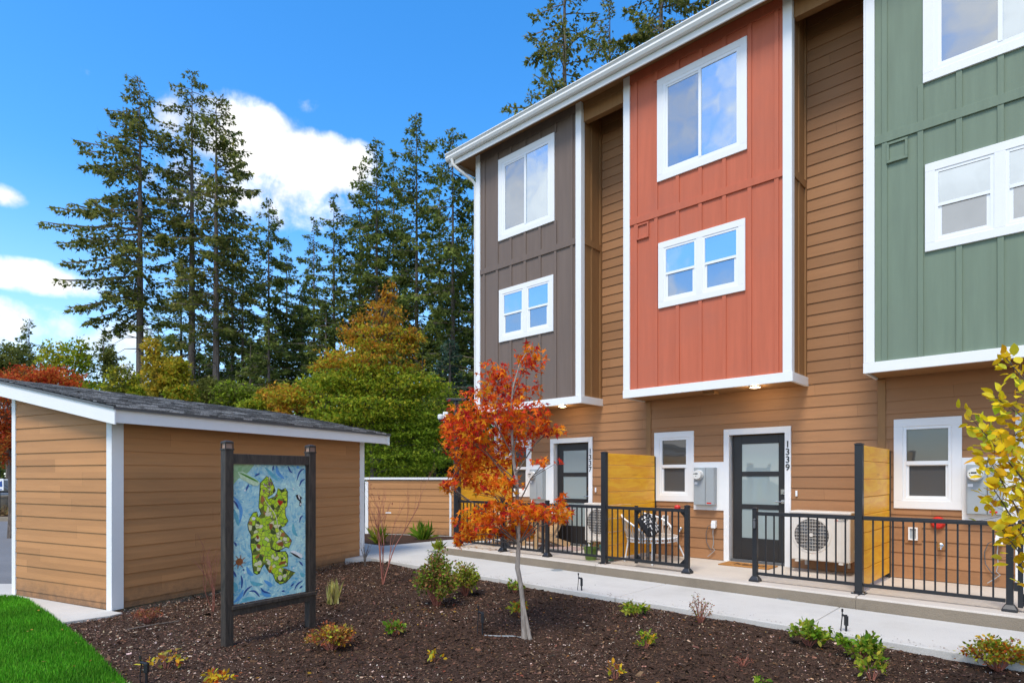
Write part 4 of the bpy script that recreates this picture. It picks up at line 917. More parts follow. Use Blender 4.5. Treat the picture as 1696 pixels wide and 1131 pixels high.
sheet([(-3.6,13.9),(-2.95,13.42),(-1.52,15.08),(1.2,15.6),(1.2,14.0),(-.9,13.9),(-2.02,12.56),(-1.33,13.15),(-1.0,12.9),(-2.9,11.3),(-4.2,11.9)][:0]+[(-4.4,12.6),(-3.2,13.5),(-1.2,15.4),(.6,15.4),(-.75,13.55),(-2.02,12.553),(-1.9,12.2),(-3.0,11.5),(-4.2,12.0)],-.2,-.003,'path',M['walk'])
sheet([(-4.3,13.0),(-3.3,13.48),(-1.3,15.35),(-1.3,16.3),(-4.2,17.2),(-5.2,15)],-.2,-.035,'far_mulch_bed',M['soil'])
sheet([(-12.5,3.55),(-7.90,3.92),(-7.70,4.50),(-7.72,4.66),(-10.3,4.69),(-12.5,4.69)],-.25,-.132,'apron_path',M['walk'],SHD,.006)
sheet([(-16,8.3),(-16,9.55),(-8.0,9.55),(-7.1,9.0),(-7.3,8.3)],-.25,-.125,'strip_path',M['walk'])
m=MB(); m.box(-60,-14,23.4,23.6,-.2,0); struct(m,'kerb',M['curb'],bevel=.02)
sheet([(-60,23.6),(-14,23.6),(-14,29),(-60,29)],-.2,-.03,'planting_island',M['soil'])
def mz(X,Y):
    n=X*.6798+Y*.7334; return -.06-.03*min(max(6.68-n,0),3)
# mulch bed
nx,ny=190,80
S_=np.linspace(-12.2,4.6,nx); N__=np.linspace(.2,6.75,ny); vs=[];fs=[]
from mathutils import noise
for n in N__:
    for s in S_:
        x,y,_=BLD.w((s,n)); z=mz(x,y)+.020*noise.noise(Vector((x*1.1,y*1.1,0)))+.010*noise.noise(Vector((x*6,y*6,3)))+.006*noise.noise(Vector((x*17,y*17,9)))
        vs.append((x,y,z-.004))
for j in range(ny-1):
    for i in range(nx-1):
        q=j*nx+i; x,y,_=vs[q]; u=x*.9003-y*.4352; v=x*.4352+y*.9003
        if u<-7.8 and v>3.7: continue
        fs.append((q,q+1,q+nx+1,q+nx))
m=MB(); m.v=vs; m.f=fs; o=struct(m,'mulch_bed',M['soil'],fix=False)
o.data.polygons.foreach_set('use_smooth',[True]*len(o.data.polygons))
# lawn
LB=[(-7.30,8.46),(-6.997,8.447),(-6.62,8.20),(-6.257,7.86),(-5.65,7.33),(-5.003,6.711),(-4.5,6.25),(-3.986,5.736),(-3.6,5.35),(-3.224,4.964),(-2.75,4.45),(-2.3,3.9),(-2.3,2.5),(-14,2.5),(-14,8.46)]
sheet(LB,-.2,-.118,'lawn_base',mat('lawn_soil',(.035,.07,.012),.95,var=.3,vscale=30))
def inpoly(X,Y,P):
    c=np.zeros(len(X),bool); j=len(P)-1
    for i in range(len(P)):
        xi,yi=P[i];xj,yj=P[j]; t=((yi>Y)!=(yj>Y))&(X<(xj-xi)*(Y-yi)/(yj-yi+1e-12)+xi); c^=t; j=i
    return c
k=300000
X=rng.uniform(-9,-2.2,k);Y=rng.uniform(3.8,8.5,k)
keep=inpoly(X,Y,LB)&(X>-.98*Y)&(Y>4.2); X=X[keep];Y=Y[keep]; k=len(X); print('grass',k)
D=np.column_stack([np.ones(k),rng.normal(size=k)*2,np.zeros(k)]); up=np.column_stack([rng.normal(size=k)*.35,rng.normal(size=k)*.35,np.ones(k)])
g=np.array([noise.noise(Vector((a*1.3,b*1.3,0))) for a,b in zip(X[::1],Y[::1])])
cols=palette([(.06,.25,.008),(.09,.35,.012),(.045,.19,.008),(.14,.40,.025)],k,.15)*(1+.35*g[:,None])
go=leafmesh('lawn_grass',np.column_stack([X,Y,np.full(k,-.12)]),D,rng.uniform(.035,.065,k),BLADE[0],BLADE[1],cols,M['grass'],up=up)
props(go,'short bright green lawn grass in the left corner','grass',kind='stuff')
# bark chips
k=230000
s=rng.uniform(-12.2,4.3,k);n=rng.uniform(.8,6.66,k)
X=s*BLD.c-n*BLD.s; Y=s*BLD.s+n*BLD.c
u=X*.9003-Y*.4352; v=X*.4352+Y*.9003
keep=(Y>4.3)&(abs(X)<.92*Y+.3)&~inpoly(X,Y,LB)&~((u<-7.95)&(v>3.8))
X=X[keep];Y=Y[keep];k=len(X); print('chips',k)
nn=X*.6798+Y*.7334
Z=-.06-.03*np.clip(6.68-nn,0,3)
Z+=np.array([.020*noise.noise(Vector((a*1.1,b*1.1,0)))+.010*noise.noise(Vector((a*6,b*6,3))) for a,b in zip(X,Y)])
D=np.column_stack([rng.normal(size=k),rng.normal(size=k),rng.normal(size=k)*.3])
sz=rng.lognormal(-4.62,.5,k); 
pat=np.array([noise.noise(Vector((a*.9+4,b*.9,1))) for a,b in zip(X,Y)])
pl=rng.random(k)<np.clip(.20+.34*pat+.22*np.clip(-X-2.2,0,1.5),.02,.5)
cols=palette([(.054,.030,.019),(.076,.042,.026),(.032,.020,.014),(.13,.070,.042)],k,.25)
cp=palette([(.34,.23,.16),(.24,.13,.09),(.48,.38,.30),(.17,.085,.055)],k,.25)
cols[pl]=cp[pl]; sz[pl]*=.72
go=leafmesh('bark_chips',np.column_stack([X,Y,Z+.003]),D,sz*1.6,CHIP[0],CHIP[1],cols,M['chip'],flat=.5)
props(go,'dark brown bark mulch chips with pale splinters over the bed','mulch',kind='stuff')
k=420
X=np.concatenate([rng.normal(-.9,.45,90),rng.uniform(-3.4,4.2,250),rng.uniform(-1.5,2.2,80)]);Y=np.concatenate([rng.normal(7.55,.18,90),rng.uniform(4.7,7.5,250),rng.uniform(6.5,8.2,80)])
keep=((X*.6798+Y*.7334)<6.66)&~inpoly(X,Y,LB); X=X[keep];Y=Y[keep];k=len(X)
Z=np.array([mz(a,b) for a,b in zip(X,Y)])+.012
go=leafmesh('fallen_leaves',np.column_stack([X,Y,Z]),np.column_stack([rng.normal(size=k),rng.normal(size=k),rng.normal(size=k)*.15]),rng.uniform(.015,.04,k),*OVAL,palette([(.55,.30,.04),(.42,.16,.05),(.35,.10,.06),(.5,.33,.18)],k),M['leaf'],flat=.35)
props(go,'scattered fallen yellow and rust leaves on the mulch','fallen leaves',kind='stuff')
k=14; X=[];Y=[]
for _ in range(k):
    s_=rng.uniform(-9.1,-7.6); n_=rng.uniform(8.12,8.5); w_=BLD.w((s_,n_)); X.append(w_[0]);Y.append(w_[1])
go=leafmesh('fallen_patio_leaves',np.column_stack([X,Y,np.full(k,.16)]),np.column_stack([rng.normal(size=k),rng.normal(size=k),np.zeros(k)]),rng.uniform(.05,.10,k),*STAR,palette([(.55,.33,.15),(.5,.2,.06)],k),M['leaf'],flat=.2)
props(go,'dry maple leaves lying under the left railing','fallen leaves',kind='stuff')
k=900; s=rng.uniform(-12,4.2,k); n=6.69+rng.exponential(.10,k); X=s*BLD.c-n*BLD.s; Y=s*BLD.s+n*BLD.c
go=leafmesh('stray_chips',np.column_stack([X,Y,np.full(k,.004)]),np.column_stack([rng.normal(size=k),rng.normal(size=k),np.zeros(k)]),rng.uniform(.006,.02,k),*CHIP,palette([(.05,.03,.02),(.10,.06,.04),(.22,.14,.09)],k),M['chip'],flat=.2)
props(go,'stray bark crumbs strewn along the sidewalk edge','mulch',kind='stuff')
k=26; X=rng.uniform(-6.5,-3.2,k); Y=rng.uniform(4.6,8.1,k); q=inpoly(X,Y,LB)
go=leafmesh('lawn_leaves',np.column_stack([X,Y,np.full(k,-.075)])[q],rng.normal(size=(int(q.sum()),3))*[1,1,.2],rng.uniform(.03,.05,int(q.sum())),*OVAL,palette([(.45,.22,.05),(.5,.3,.1)],int(q.sum())),M['leaf'],flat=.3)
props(go,'a few small dry leaves lying on the lawn','fallen leaves',kind='stuff')
# drain covers
for i,(x,y,l) in enumerate(((.757,10.124,'round metal drain cover in the sidewalk, farther one'),(3.547,7.768,'round metal drain cover in the sidewalk, nearer one below the heat pump'))):
    t=thing('drain_cover',l,'drain cover',WLD,(x,y,0),'sidewalk drain covers')
    m=MB(); m.lathe((x,y,.0005),[(.105,0),(.105,.004),(.09,.005)],28); build(m,'ring',M['grey'],t)
    m=MB(); m.lathe((x,y,.0056),[(.085,0),(.085,.001)],28); build(m,'grate',M['darkgrey'],t)
    m=MB()
    for k in range(-3,4): w=math.sqrt(.08**2-(.022*k)**2); m.box(x-w,x+w,y+.022*k-.004,y+.022*k+.004,.0067,.0085)
    build(m,'grate_bars',M['grey'],t)
# landscape lights / risers
def stake(x,y,h,l,two=True):
    z=mz(x,y)-.02; t=thing('garden_spotlight_stake',l,'garden light',WLD,(x,y,z),'black garden light stakes')
    m=MB(); m.tube([(x,y,z),(x,y,z+h)],.011,8); m.box(x-.016,x+.016,y-.016,y+.016,z+h*.55,z+h*.95); build(m,'stake',M['black'],t,bevel=.003)
    m=MB(); m.tube([(x+.005,y,z+h*.92),(x-.045,y-.01,z+h)],.012,8); build(m,'head',M['black'],t)
    if two: m=MB(); m.tube([(x-.045,y-.01,z+h*1.15),(x-.042,y,z+h*.9),(x-.055,y,z+h*.4),(x-.05,y,z)],.005,6); m.lathe((x-.045,y-.01,z+h*1.13),[(.010,0),(.010,.03)],8); build(m,'cable',M['black'],t)
stake(-.32,6.476,.27,'black light stake in the mulch left of the maple trunk')
stake(.97,8.336,.26,'black light stake at the sidewalk edge right of the maple')
stake(3.43,6.135,.25,'black light stake between two leafy green plants')
stake(-3.07,5.02,.20,'black light stake by the yellow plant near the lawn')
m=MB(); m.tube([(-.30,6.47,-.13),(-.15,6.40,-.12),(0,6.38,-.115),(.14,6.33,-.12)],.006,6); props(build(m,'drip_line',M['grey'],None,smooth=True),'thin grey drip line between the light stake and maple trunk','hose')
m=MB(); m.tube([(-4.35,6.75,-.14),(-4.15,6.98,-.135),(-3.98,7.15,-.14)],.008,6); props(build(m,'fallen_twig',M['bark'],None),'short dark stick lying near the shed corner','twig')
# ================================================================ plants
PAL=dict(green=[(.16,.30,.02),(.24,.38,.03),(.10,.21,.02),(.34,.42,.05)],ygreen=[(.34,.38,.04),(.45,.42,.05),(.22,.32,.03)],
 yellow=[(.68,.50,.03),(.60,.58,.05),(.72,.36,.02)],redg=[(.36,.13,.06),(.26,.20,.05),(.17,.21,.04),(.46,.24,.10),(.24,.27,.06)],
 rust=[(.42,.15,.05),(.35,.10,.04),(.45,.26,.06),(.30,.28,.06)],dryred=[(.30,.10,.06),(.22,.09,.05),(.38,.17,.10)],orange=[(.62,.18,.02),(.68,.40,.03),(.5,.10,.02)])
def plant(name,label,cat,X,Y,w,h,n,ls,pal,pal2=None,mix=.2,stems=14,upright=.6,tmpl=OVAL,group=None,z=None,bark='barkred',dome=True,tall=()):
    z=mz(X,Y) if z is None else z
    t=thing(name,label,cat,WLD,(X,Y,z),group)
    m=MB(); tips=[]
    for i in range(stems):
        a=rng.uniform(0,6.283); rr=w/2*math.sqrt(rng.random())*(1.0 if dome else .8); hh=h*(1-.55*(rr/(w/2+1e-6))**2)*rng.uniform(.7,1.0)
        if not dome: hh=h*rng.uniform(.6,1.0)
        p=(X+rr*math.cos(a),Y+rr*math.sin(a),z+hh); mid=(X+.45*rr*math.cos(a),Y+.45*rr*math.sin(a),z+hh*.55)
        m.tube([(X+.1*rr*math.cos(a),Y+.1*rr*math.sin(a),z-.02),mid,p],[.006 if h>.25 else .003,.004 if h>.25 else .0022,.0015],4); tips.append((mid,p))
    build(m,'stems',M[bark],t)
    if n:
        ti=rng.integers(0,len(tips),n); f=rng.random(n)**.7; A=np.array([tips[i][0] for i in ti]);B=np.array([tips[i][1] for i in ti])
        C=A+(B-A)*f[:,None]+rng.normal(size=(n,3))*np.array([w*.055,w*.055,h*.05]); C[:,2]=np.maximum(C[:,2],z+.01)
        D=rng.normal(size=(n,3)); D[:,:2]+=(C[:,:2]-[X,Y])/(w/2+1e-6)*.9; D[:,2]+=upright
        c=palette(PAL[pal],n)
        if pal2: q=rng.random(n)<mix; c[q]=palette(PAL[pal2],n)[q]
        leafmesh('foliage',C,D,ls*rng.uniform(.6,1.3,n),*tmpl,c,M['leaf'],parent=t,flat=.7)
    return t
G='low plants in the mulch bed'
plant('spirea_bush','large green and reddish shrub in front of the sidewalk','shrub',-.99,7.85,.60,.76,2600,.045,'redg','green',.35,40,.5)
plant('yellow_green_bush','yellow green shrub behind the big reddish shrub','shrub',-.66,8.45,.46,.50,1300,.045,'ygreen','redg',.25,26,.5)
plant('leafy_groundcover','leafy green plant with orange tips right of the rust shrub','small plant',-1.29,6.53,.28,.17,110,.055,'green','rust',.3,10,.3,group=G)
plant('leafy_groundcover','tiny yellow plant in the mulch below the light stake','small plant',-.72,5.6,.2,.12,26,.05,'yellow','green',.4,6,.3,group=G)
plant('leafy_groundcover','green plant with red leaf tips at the sidewalk edge behind the maple trunk','small plant',.03,8.55,.32,.2,120,.06,'green','rust',.3,10,.4,group=G)
plant('leafy_groundcover','yellow and orange plant right behind the maple trunk','small plant',.09,7.3,.27,.19,100,.055,'ygreen','orange',.3,10,.4,group=G)
plant('leafy_groundcover','pale lime plant near the sidewalk in mid bed','small plant',1.46,7.1,.33,.17,170,.055,'ygreen','green',.4,12,.3,group=G)
plant('leafy_groundcover','green and yellow plant with dry orange leaf in front centre right','small plant',1.33,5.92,.26,.16,80,.055,'green','yellow',.4,9,.3,group=G)
plant('sparse_shrub','sparse dark red twiggy shrub against the sidewalk edge','shrub',2.13,6.78,.34,.37,230,.026,'dryred','redg',.5,16,.6)
plant('leafy_salal','lush bright green leafy plant left of the right light stake','small plant',2.93,5.9,.40,.27,280,.062,'green','ygreen',.35,16,.4,group='bright green leafy plants')
plant('leafy_salal','lush bright green leafy plant right of the right light stake','small plant',3.2,5.48,.44,.26,320,.062,'green','ygreen',.3,16,.4,group='bright green leafy plants')
plant('leafy_salal','lime green plant cut by the bottom edge at right','small plant',2.96,4.92,.24,.25,90,.055,'ygreen','green',.3,10,.5,group='bright green leafy plants')
plant('spirea_bush','yellow orange shrub at the lower right edge','shrub',4.16,5.12,.50,.30,1500,.034,'ygreen','orange',.35,34,.6)
plant('leafy_groundcover','small yellow plant with brown stems at the bottom centre','small plant',.87,5.06,.2,.16,28,.05,'yellow','rust',.3,7,.5,group=G)
plant('twiggy_seedling','tiny leafless red twig tuft in the dark mulch','small plant',2.06,5.33,.2,.10,40,.02,'dryred',None,0,14,.5)
plant('leafy_groundcover','tiny lime sprout at the bottom edge right of centre','small plant',2.02,4.86,.14,.09,16,.05,'green',None,0,5,.5,group=G)
plant('spirea_bush','rust red and orange low shrub in front of the map board','shrub',-1.81,6.0,.50,.29,1300,.036,'rust','yellow',.16,34,.5)
plant('grassy_tuft','pale yellow upright tuft right of the map board','small plant',-2.42,8.1,.22,.30,0,.03,'yellow',None,0,2)
t=bpy.data.objects['grassy_tuft']; k=70; C=np.column_stack([rng.normal(-2.42,.035,k),rng.normal(8.1,.035,k),np.full(k,-.14)]); D=np.column_stack([rng.normal(size=k),rng.normal(size=k),np.zeros(k)])
leafmesh('blades',C,D,rng.uniform(.18,.36,k),[(-.05,0,0),(.05,0,0),(.04,.05,.6),(0,.14,1)],[(0,1,2,3)],palette([(.55,.50,.16),(.42,.42,.12),(.6,.5,.25)],k),M['leaf'],parent=t,up=np.column_stack([rng.normal(size=k)*.3,rng.normal(size=k)*.3,np.ones(k)]))
plant('spirea_bush','dry red low shrub at the shed corner','shrub',-4.35,7.12,.42,.20,420,.03,'dryred','rust',.2,26,.3)
plant('leafy_groundcover','small yellow orange plant beside the lawn edge','small plant',-3.12,5.38,.34,.19,60,.055,'yellow','rust',.35,10,.3,group=G)
plant('leafy_groundcover','orange and yellow plant at the bottom edge below the map board','small plant',-2.42,4.92,.24,.16,70,.055,'orange','yellow',.5,9,.3,group=G)
# far bed
for X,Y,l,c,w in ((-3.25,14.6,'spiky yellow green tuft by the low wall, middle of the far bed','ygreen',.42),(-4.05,14.3,'green strappy tuft against the shed end of the low wall','green',.5),(-2.3,15.45,'low green plant by the right half of the low wall','green',.45),(-1.6,13.05,'pale grassy tuft at the corner of the patio','ygreen',.25)):
    t=thing('grassy_tuft',l,'small plant',WLD,(X,Y,-.05),'tufts in the far bed'); k=90
    C=np.column_stack([rng.normal(X,w*.12,k),rng.normal(Y,w*.12,k),np.full(k,-.05)]); D=np.column_stack([rng.normal(size=k),rng.normal(size=k),np.zeros(k)])
    leafmesh('blades',C,D,rng.uniform(.25,.55,k)*w/.45,[(-.045,0,0),(.045,0,0),(.04,.1,.6),(0,.35,.95)],[(0,1,2,3)],palette(PAL[c],k),M['leaf'],parent=t,up=np.column_stack([rng.normal(size=k)*.5,rng.normal(size=k)*.5,np.ones(k)]))
# bare red stem shrub + bare twigs
def twigs(name,label,cat,X,Y,h,seed,n0=2,spread=.35,r0=.016,depth=4,bark='barkred',z=None):
    rn=random.Random(seed); z=mz(X,Y) if z is None else z; t=thing(name,label,cat,WLD,(X,Y,z)); m=MB(); tips=[]
    def grow_(p,d,L,r,k):
        pts=[p];q=Vector(p)
        for i in range(4):
            d=(d+Vector((rn.uniform(-.12,.12),rn.uniform(-.12,.12),rn.uniform(-.02,.14)))).normalized(); q=q+d*L/4; pts.append(tuple(q))
        m.tube(pts,[r*(1-.12*i) for i in range(5)],5 if k<2 else 4,cap=False); tips.append((q.copy(),d.copy()))
        if k<depth:
            for i in range(rn.choice([2,2,3])):
                a=rn.uniform(0,6.28); dd=(d+Vector((math.cos(a),math.sin(a),.1))*spread*rn.uniform(.6,1.3)).normalized(); st=Vector(pts[rn.choice([2,3,4])]); grow_(tuple(st),dd,L*rn.uniform(.62,.85),r*.58,k+1)
    base=Vector((X,Y,z-.03))
    for i in range(n0):
        a=6.28*i/n0+rn.uniform(-.3,.3); grow_(tuple(base),Vector((math.cos(a)*spread*.55,math.sin(a)*spread*.55,1)).normalized(),h*.40,r0,0)
    build(m,'stems',M[bark],t,smooth=False); return t,tips
t,tips=twigs('red_stemmed_sapling','bare sapling with reddish twigs beyond the map board','sapling',-2.02,9.353,1.6,5,3,.36,.014,4)
k=9; sel=[tips[i] for i in rng.integers(len(tips)//2,len(tips),k)]
leafmesh('last_leaves',np.array([s[0] for s in sel]),rng.normal(size=(k,3)),rng.uniform(.03,.06,k),*OVAL,palette([(.10,.015,.012),(.16,.03,.02)],k),M['leaf'],parent=t)
tp_=min(tips,key=lambda q:abs(q[0].z-1.0)+abs(q[0].x+1.85))[0]; m=MB(); m.box(tp_.x-.005,tp_.x+.08,tp_.y-.004,tp_.y,tp_.z-.012,tp_.z+.004); build(m,'nursery_tag',M['vinyl'],t)
twigs('bare_shrub','thin bare twigs between the shed wall and left board post','shrub',-3.85,7.7,1.05,9,3,.42,.007,3)
twigs('bare_shrub','small grey leafless twigs at the far shed corner','shrub',-2.72,11.05,.62,12,6,.25,.006,2,bark='bark')
# ================================================================ red maple
def ML(px,py,dy=0): return ((px-848)/157+dy*0,6.31+dy,1.585+(789-py)/157)
mp=thing('red_maple','young maple with flaming red and orange leaves in the mulch bed','tree',WLD,(.14,6.31,-.13))
tr=[(870,1066,0),(868,1045,0),(866,1000,.01),(862,965,.01),(857,940,0),(859,900,0),(858,860,.02),(856,800,.02),(851,765,.03),(848,720,.03),(846,680,.02),(850,640,.0),(862,600,-.02),(880,572,-.03)]
m=MB(); m.tube([ML(*p) for p in tr],[.044,.030,.025,.024,.026,.022,.021,.019,.016,.014,.012,.009,.006,.003],12)
m.tube([ML(868,1000),ML(876,1050,-.03),ML(880,1062,-.035)],[.008,.022,.024],8)
trunk=build(m,'trunk',M['barkpale'],mp,smooth=True)
blobs=[(880,592,30,30,.5),(818,618,30,26,.45),(850,640,56,36,1.0),(800,680,62,46,1.7),(868,688,50,34,1.1),(912,710,30,12,.35),(768,722,42,42,1.3),(810,752,62,36,1.7),(850,722,48,26,.8),(770,782,34,28,.8),(818,802,52,24,.9),(846,846,66,20,1.0),(792,860,40,22,.65),(896,846,52,15,.8),(932,838,14,22,.25),(772,884,20,15,.30),(812,884,26,12,.35),(856,882,38,17,.7),(740,700,14,24,.22),(900,765,30,8,.10),(745,805,16,12,.18),(925,862,24,8,.15),(758,900,10,10,.08)]
m=MB(); C=[];Wt=[];Cc=[]
for bi,(cx,cy,rx,ry,w) in enumerate(blobs):
    # limb from the trunk up to the clump
    ty=min(900,max(600,cy+55+abs(cx-856)*.35)); tx=np.interp(ty,[p[1] for p in tr[::-1]],[p[0] for p in tr[::-1]]); dy=float(rng.uniform(-.32,.32))
    A=Vector(ML(tx,ty)); B=Vector(ML(cx,cy,dy)); mid=A.lerp(B,.5)+Vector((0,0,.05))
    m.tube([A,A.lerp(mid,.5)+Vector((0,0,-.01)),mid,B],[.008,.007,.005,.002],6)
    nl=int(w*265)
    for _ in range(4):
        e=Vector(ML(cx+rng.uniform(-.8,.8)*rx,cy+rng.uniform(-.8,.8)*ry,dy+rng.uniform(-.15,.15))); m.tube([mid.lerp(B,rng.uniform(0,.8)),e],[.004,.002],4)
    r3=rng.normal(size=(nl,3)); r3/=np.linalg.norm(r3,axis=1,keepdims=True); r3*=rng.random((nl,1))**.45
    P=np.array(ML(cx,cy,dy))+r3*np.array([rx/157,max(rx,ry)*.9/157,ry/157]); C.append(P)
    redness=np.clip((820-cy)/180,0,1)*.65
    q=rng.random(nl); c=np.where((q<.30+.42*redness)[:,None],palette([(.72,.075,.02),(.62,.045,.025),(.80,.14,.025),(.50,.035,.035)],nl,.16),palette([(.85,.25,.015),(.82,.17,.015),(.85,.38,.02)],nl,.14)); Cc.append(c)
build(m,'limbs',M['bark'],mp)
C=np.concatenate(C);Cc=np.concatenate(Cc);k=len(C); D=rng.normal(size=(k,3)); D[:,2]-=.7; D[:,0]+=(C[:,0]-.0)*.8
leafmesh('foliage',C,D,rng.uniform(.046,.085,k),*STAR,Cc,M['leaf'],parent=mp,flat=1.1); print('maple',k)
# ================================================================ yellow tree at right
T0=3.75
def YL(px,py,dy=0): return ((px-848)/990*T0,T0+dy,1.585+(789-py)/990*T0)
yt=thing('yellow_leaved_tree','young tree with yellow and lime leaves at the right edge','tree',WLD,(3.72,3.75,-.1))
m=MB(); tp=[(3.72,3.75,-.16),(3.70,3.75,.5),(3.68,3.77,1.1),(3.70,3.76,1.7),(3.66,3.75,2.4),(3.63,3.75,2.9)]
m.tube(tp,[.04,.034,.03,.022,.014,.006],10)
C=[];ends=[]
def limb(a,b,n,sp):
    A=Vector(a);B=Vector(b); mid=A.lerp(B,.5)+Vector((0,0,-.04)); m.tube([A,A.lerp(mid,.6),mid,mid.lerp(B,.6),B],[.010,.008,.006,.004,.002],6)
    for i in range(int(n*2.1)):
        f=rng.uniform(.15,1.03); p=A.lerp(B,f); off=Vector(rng.normal(size=3)*sp*(0.4+.6*math.sin(math.pi*min(f,1)))); C.append(p+off); ends.append(off.normalized()*.7+(B-A).normalized())
        if i%2==0: m.tube([p,p+off],[.002,.001],3,cap=False)
limb(tp[2],YL(1612,690,.02),46,.055); limb(tp[1],YL(1628,760,-.05),90,.085); limb(tp[2],YL(1655,720,.1),90,.075)
limb(tp[1],YL(1640,800,.0),70,.08); limb(tp[3],YL(1664,660,.05),50,.06); limb(tp[3],YL(1662,588,0),34,.045); limb(tp[1],YL(1666,872,.05),22,.035); limb(tp[1],YL(1690,830,-.1),40,.06)
limb(tp[3],(3.6,3.5,2.3),60,.12); limb(tp[2],(4.2,3.7,1.9),80,.12); limb(tp[3],(4.0,4.1,2.5),80,.12); limb(tp[1],(4.1,3.9,1.2),60,.1); limb(tp[3],YL(1692,720,.1),60,.08)
build(m,'trunk',M['bark'],yt,smooth=False)
k=len(C); leafmesh('foliage',np.array(C),np.array(ends)+rng.normal(size=(k,3))*.7,rng.uniform(.048,.086,k),[(0,0,0),(.18,.20,.03),(.45,.30,.05),(.75,.20,.02),(1,0,-.09),(.75,-.20,.02),(.45,-.30,.05),(.18,-.20,.03)],[(0,1,2,3,4),(0,4,5,6,7)],palette([(.86,.64,.02),(.84,.72,.05),(.52,.66,.05),(.88,.58,.02),(.86,.46,.02)],k,.08,w=[.35,.25,.14,.16,.10]),M['leaf'],parent=yt,flat=.9)
# ================================================================ conifers
FIR=[(.125,.145,.030),(.165,.18,.040),(.20,.21,.050),(.23,.215,.065),(.075,.100,.024)]
def conifer(name,label,X,Y,h,c0,rmax,nb,seed,p=.75,dens=34,cols=FIR,trunk_r=.26,droop=.25,group='tall firs behind the buildings',rag=.5,ssz=.37,lean=0,blue=None,light=1,onesided=None):
    rg=np.random.default_rng(seed); z0=-.2
    t=thing(name,label,'tree',WLD,(X,Y,z0),group)
    m=MB(); hs=[0,.03,.25,.5,.75,.93,1]; ln=lambda f:(X+lean*f*f,Y,z0+h*f)
    m.tube([ln(f) for f in hs],[trunk_r*1.25,trunk_r,trunk_r*.86,trunk_r*.66,trunk_r*.38,trunk_r*.12,.012],9)
    CC=[];DD=[];SS=[];LL=[]
    for i in range(nb):
        f=c0+(1-c0)*((i+rg.random())/nb)**.92; g=(f-c0)/(1-c0)
        L=rmax*((1-g)**p)*(1-rag+rag*2*rg.random()*.75)*((.45+.55*min(1,g*2.6+.05)) if c0>.3 else (.55+.45*min(1,g*6+.35)))+.25
        a=rg.uniform(0,2*math.pi)
        if onesided is not None and rg.random()<.35: a=onesided+rg.normal()*.5
        base=Vector(ln(f)); el=.35*g+(-.12)+rg.normal()*.10
        n=7; pts=[base]; q=base.copy(); d=Vector((math.cos(a)*math.cos(el),math.sin(a)*math.cos(el),math.sin(el)))
        for s in range(n):
            d=(d+Vector((rg.normal()*.05,rg.normal()*.05,-droop*(.35 if s<4 else -.45)))).normalized(); q=q+d*(L/n); pts.append(q.copy())
        m.tube(pts[::2]+[pts[-1]],[.05*L/3+.012]+[.03*L/3+.01]*3+[.008],3,cap=False)
        k=max(8,int(dens*1.65*L/3)); 
        fr=rg.random(k)**.7; idx=fr*(n-1e-6); ii=idx.astype(int); P=np.array([tuple(v) for v in pts]); C=P[ii]+(P[np.minimum(ii+1,n)]-P[ii])*(idx-ii)[:,None]
        side=np.array([-math.sin(a),math.cos(a),0]); w=rg.uniform(-1,1,k)*(.30*L)*(1.08-fr)*.9; C=C+side*w[:,None]; C[:,2]+=-.24*abs(w)-.22*rg.random(k)+rg.normal(size=k)*.05
        Dv=np.array([math.cos(a),math.sin(a),0])*.8+side*np.sign(w)[:,None]*.8+rg.normal(size=(k,3))*.55; Dv[:,2]-=.25
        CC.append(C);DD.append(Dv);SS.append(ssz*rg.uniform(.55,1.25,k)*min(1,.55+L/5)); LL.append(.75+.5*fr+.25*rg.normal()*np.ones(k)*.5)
    for i in range(int(10*c0/.4) if c0>.15 else 0):
        f=rg.uniform(c0*.45,c0*1.05); a=rg.uniform(0,6.28); b0=Vector(ln(f)); L=rg.uniform(.5,2.2); m.tube([b0,b0+Vector((math.cos(a)*L*.5,math.sin(a)*L*.5,.02)),b0+Vector((math.cos(a)*L,math.sin(a)*L,-.25*L))],[.035,.02,.008],4,cap=False)
    build(m,'trunk',M['bark'],t)
    # leader tuft
    k=14; CC.append(np.column_stack([rg.normal(X+lean,.12,k),rg.normal(Y,.12,k),z0+h-rg.uniform(0,1.0,k)])); DD.append(rg.normal(size=(k,3))+[0,0,.8]); SS.append(np.full(k,.3)); LL.append(np.ones(k))
    C=np.concatenate(CC);Dv=np.concatenate(DD);S=np.concatenate(SS);Li=np.concatenate(LL)
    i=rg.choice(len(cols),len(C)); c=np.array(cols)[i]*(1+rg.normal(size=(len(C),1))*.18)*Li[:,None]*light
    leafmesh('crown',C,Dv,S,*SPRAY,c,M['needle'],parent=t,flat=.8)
    return t
def at(px,Y): return (px-848)/990*Y
def hh(py,Y): return 1.585+.2+(789-py)/990*Y
conifer('douglas_fir','leftmost of three tall bare trunked firs, crown leaning left',at(232,37),37,hh(128,37),.42,5.1,96,3,.62,70,trunk_r=.27,onesided=math.pi)
conifer('douglas_fir','middle one of three tall bare trunked firs, thinnest top',at(318,38),38,hh(118,38),.42,3.3,96,4,.55,60,trunk_r=.26)
conifer('douglas_fir','right one of three tall bare trunked firs',at(358,36),36,hh(160,36),.40,3.3,96,5,.5,62,trunk_r=.24,onesided=.1)
D2=[(.110,.148,.032),(.150,.185,.042),(.20,.225,.052),(.070,.105,.028)]
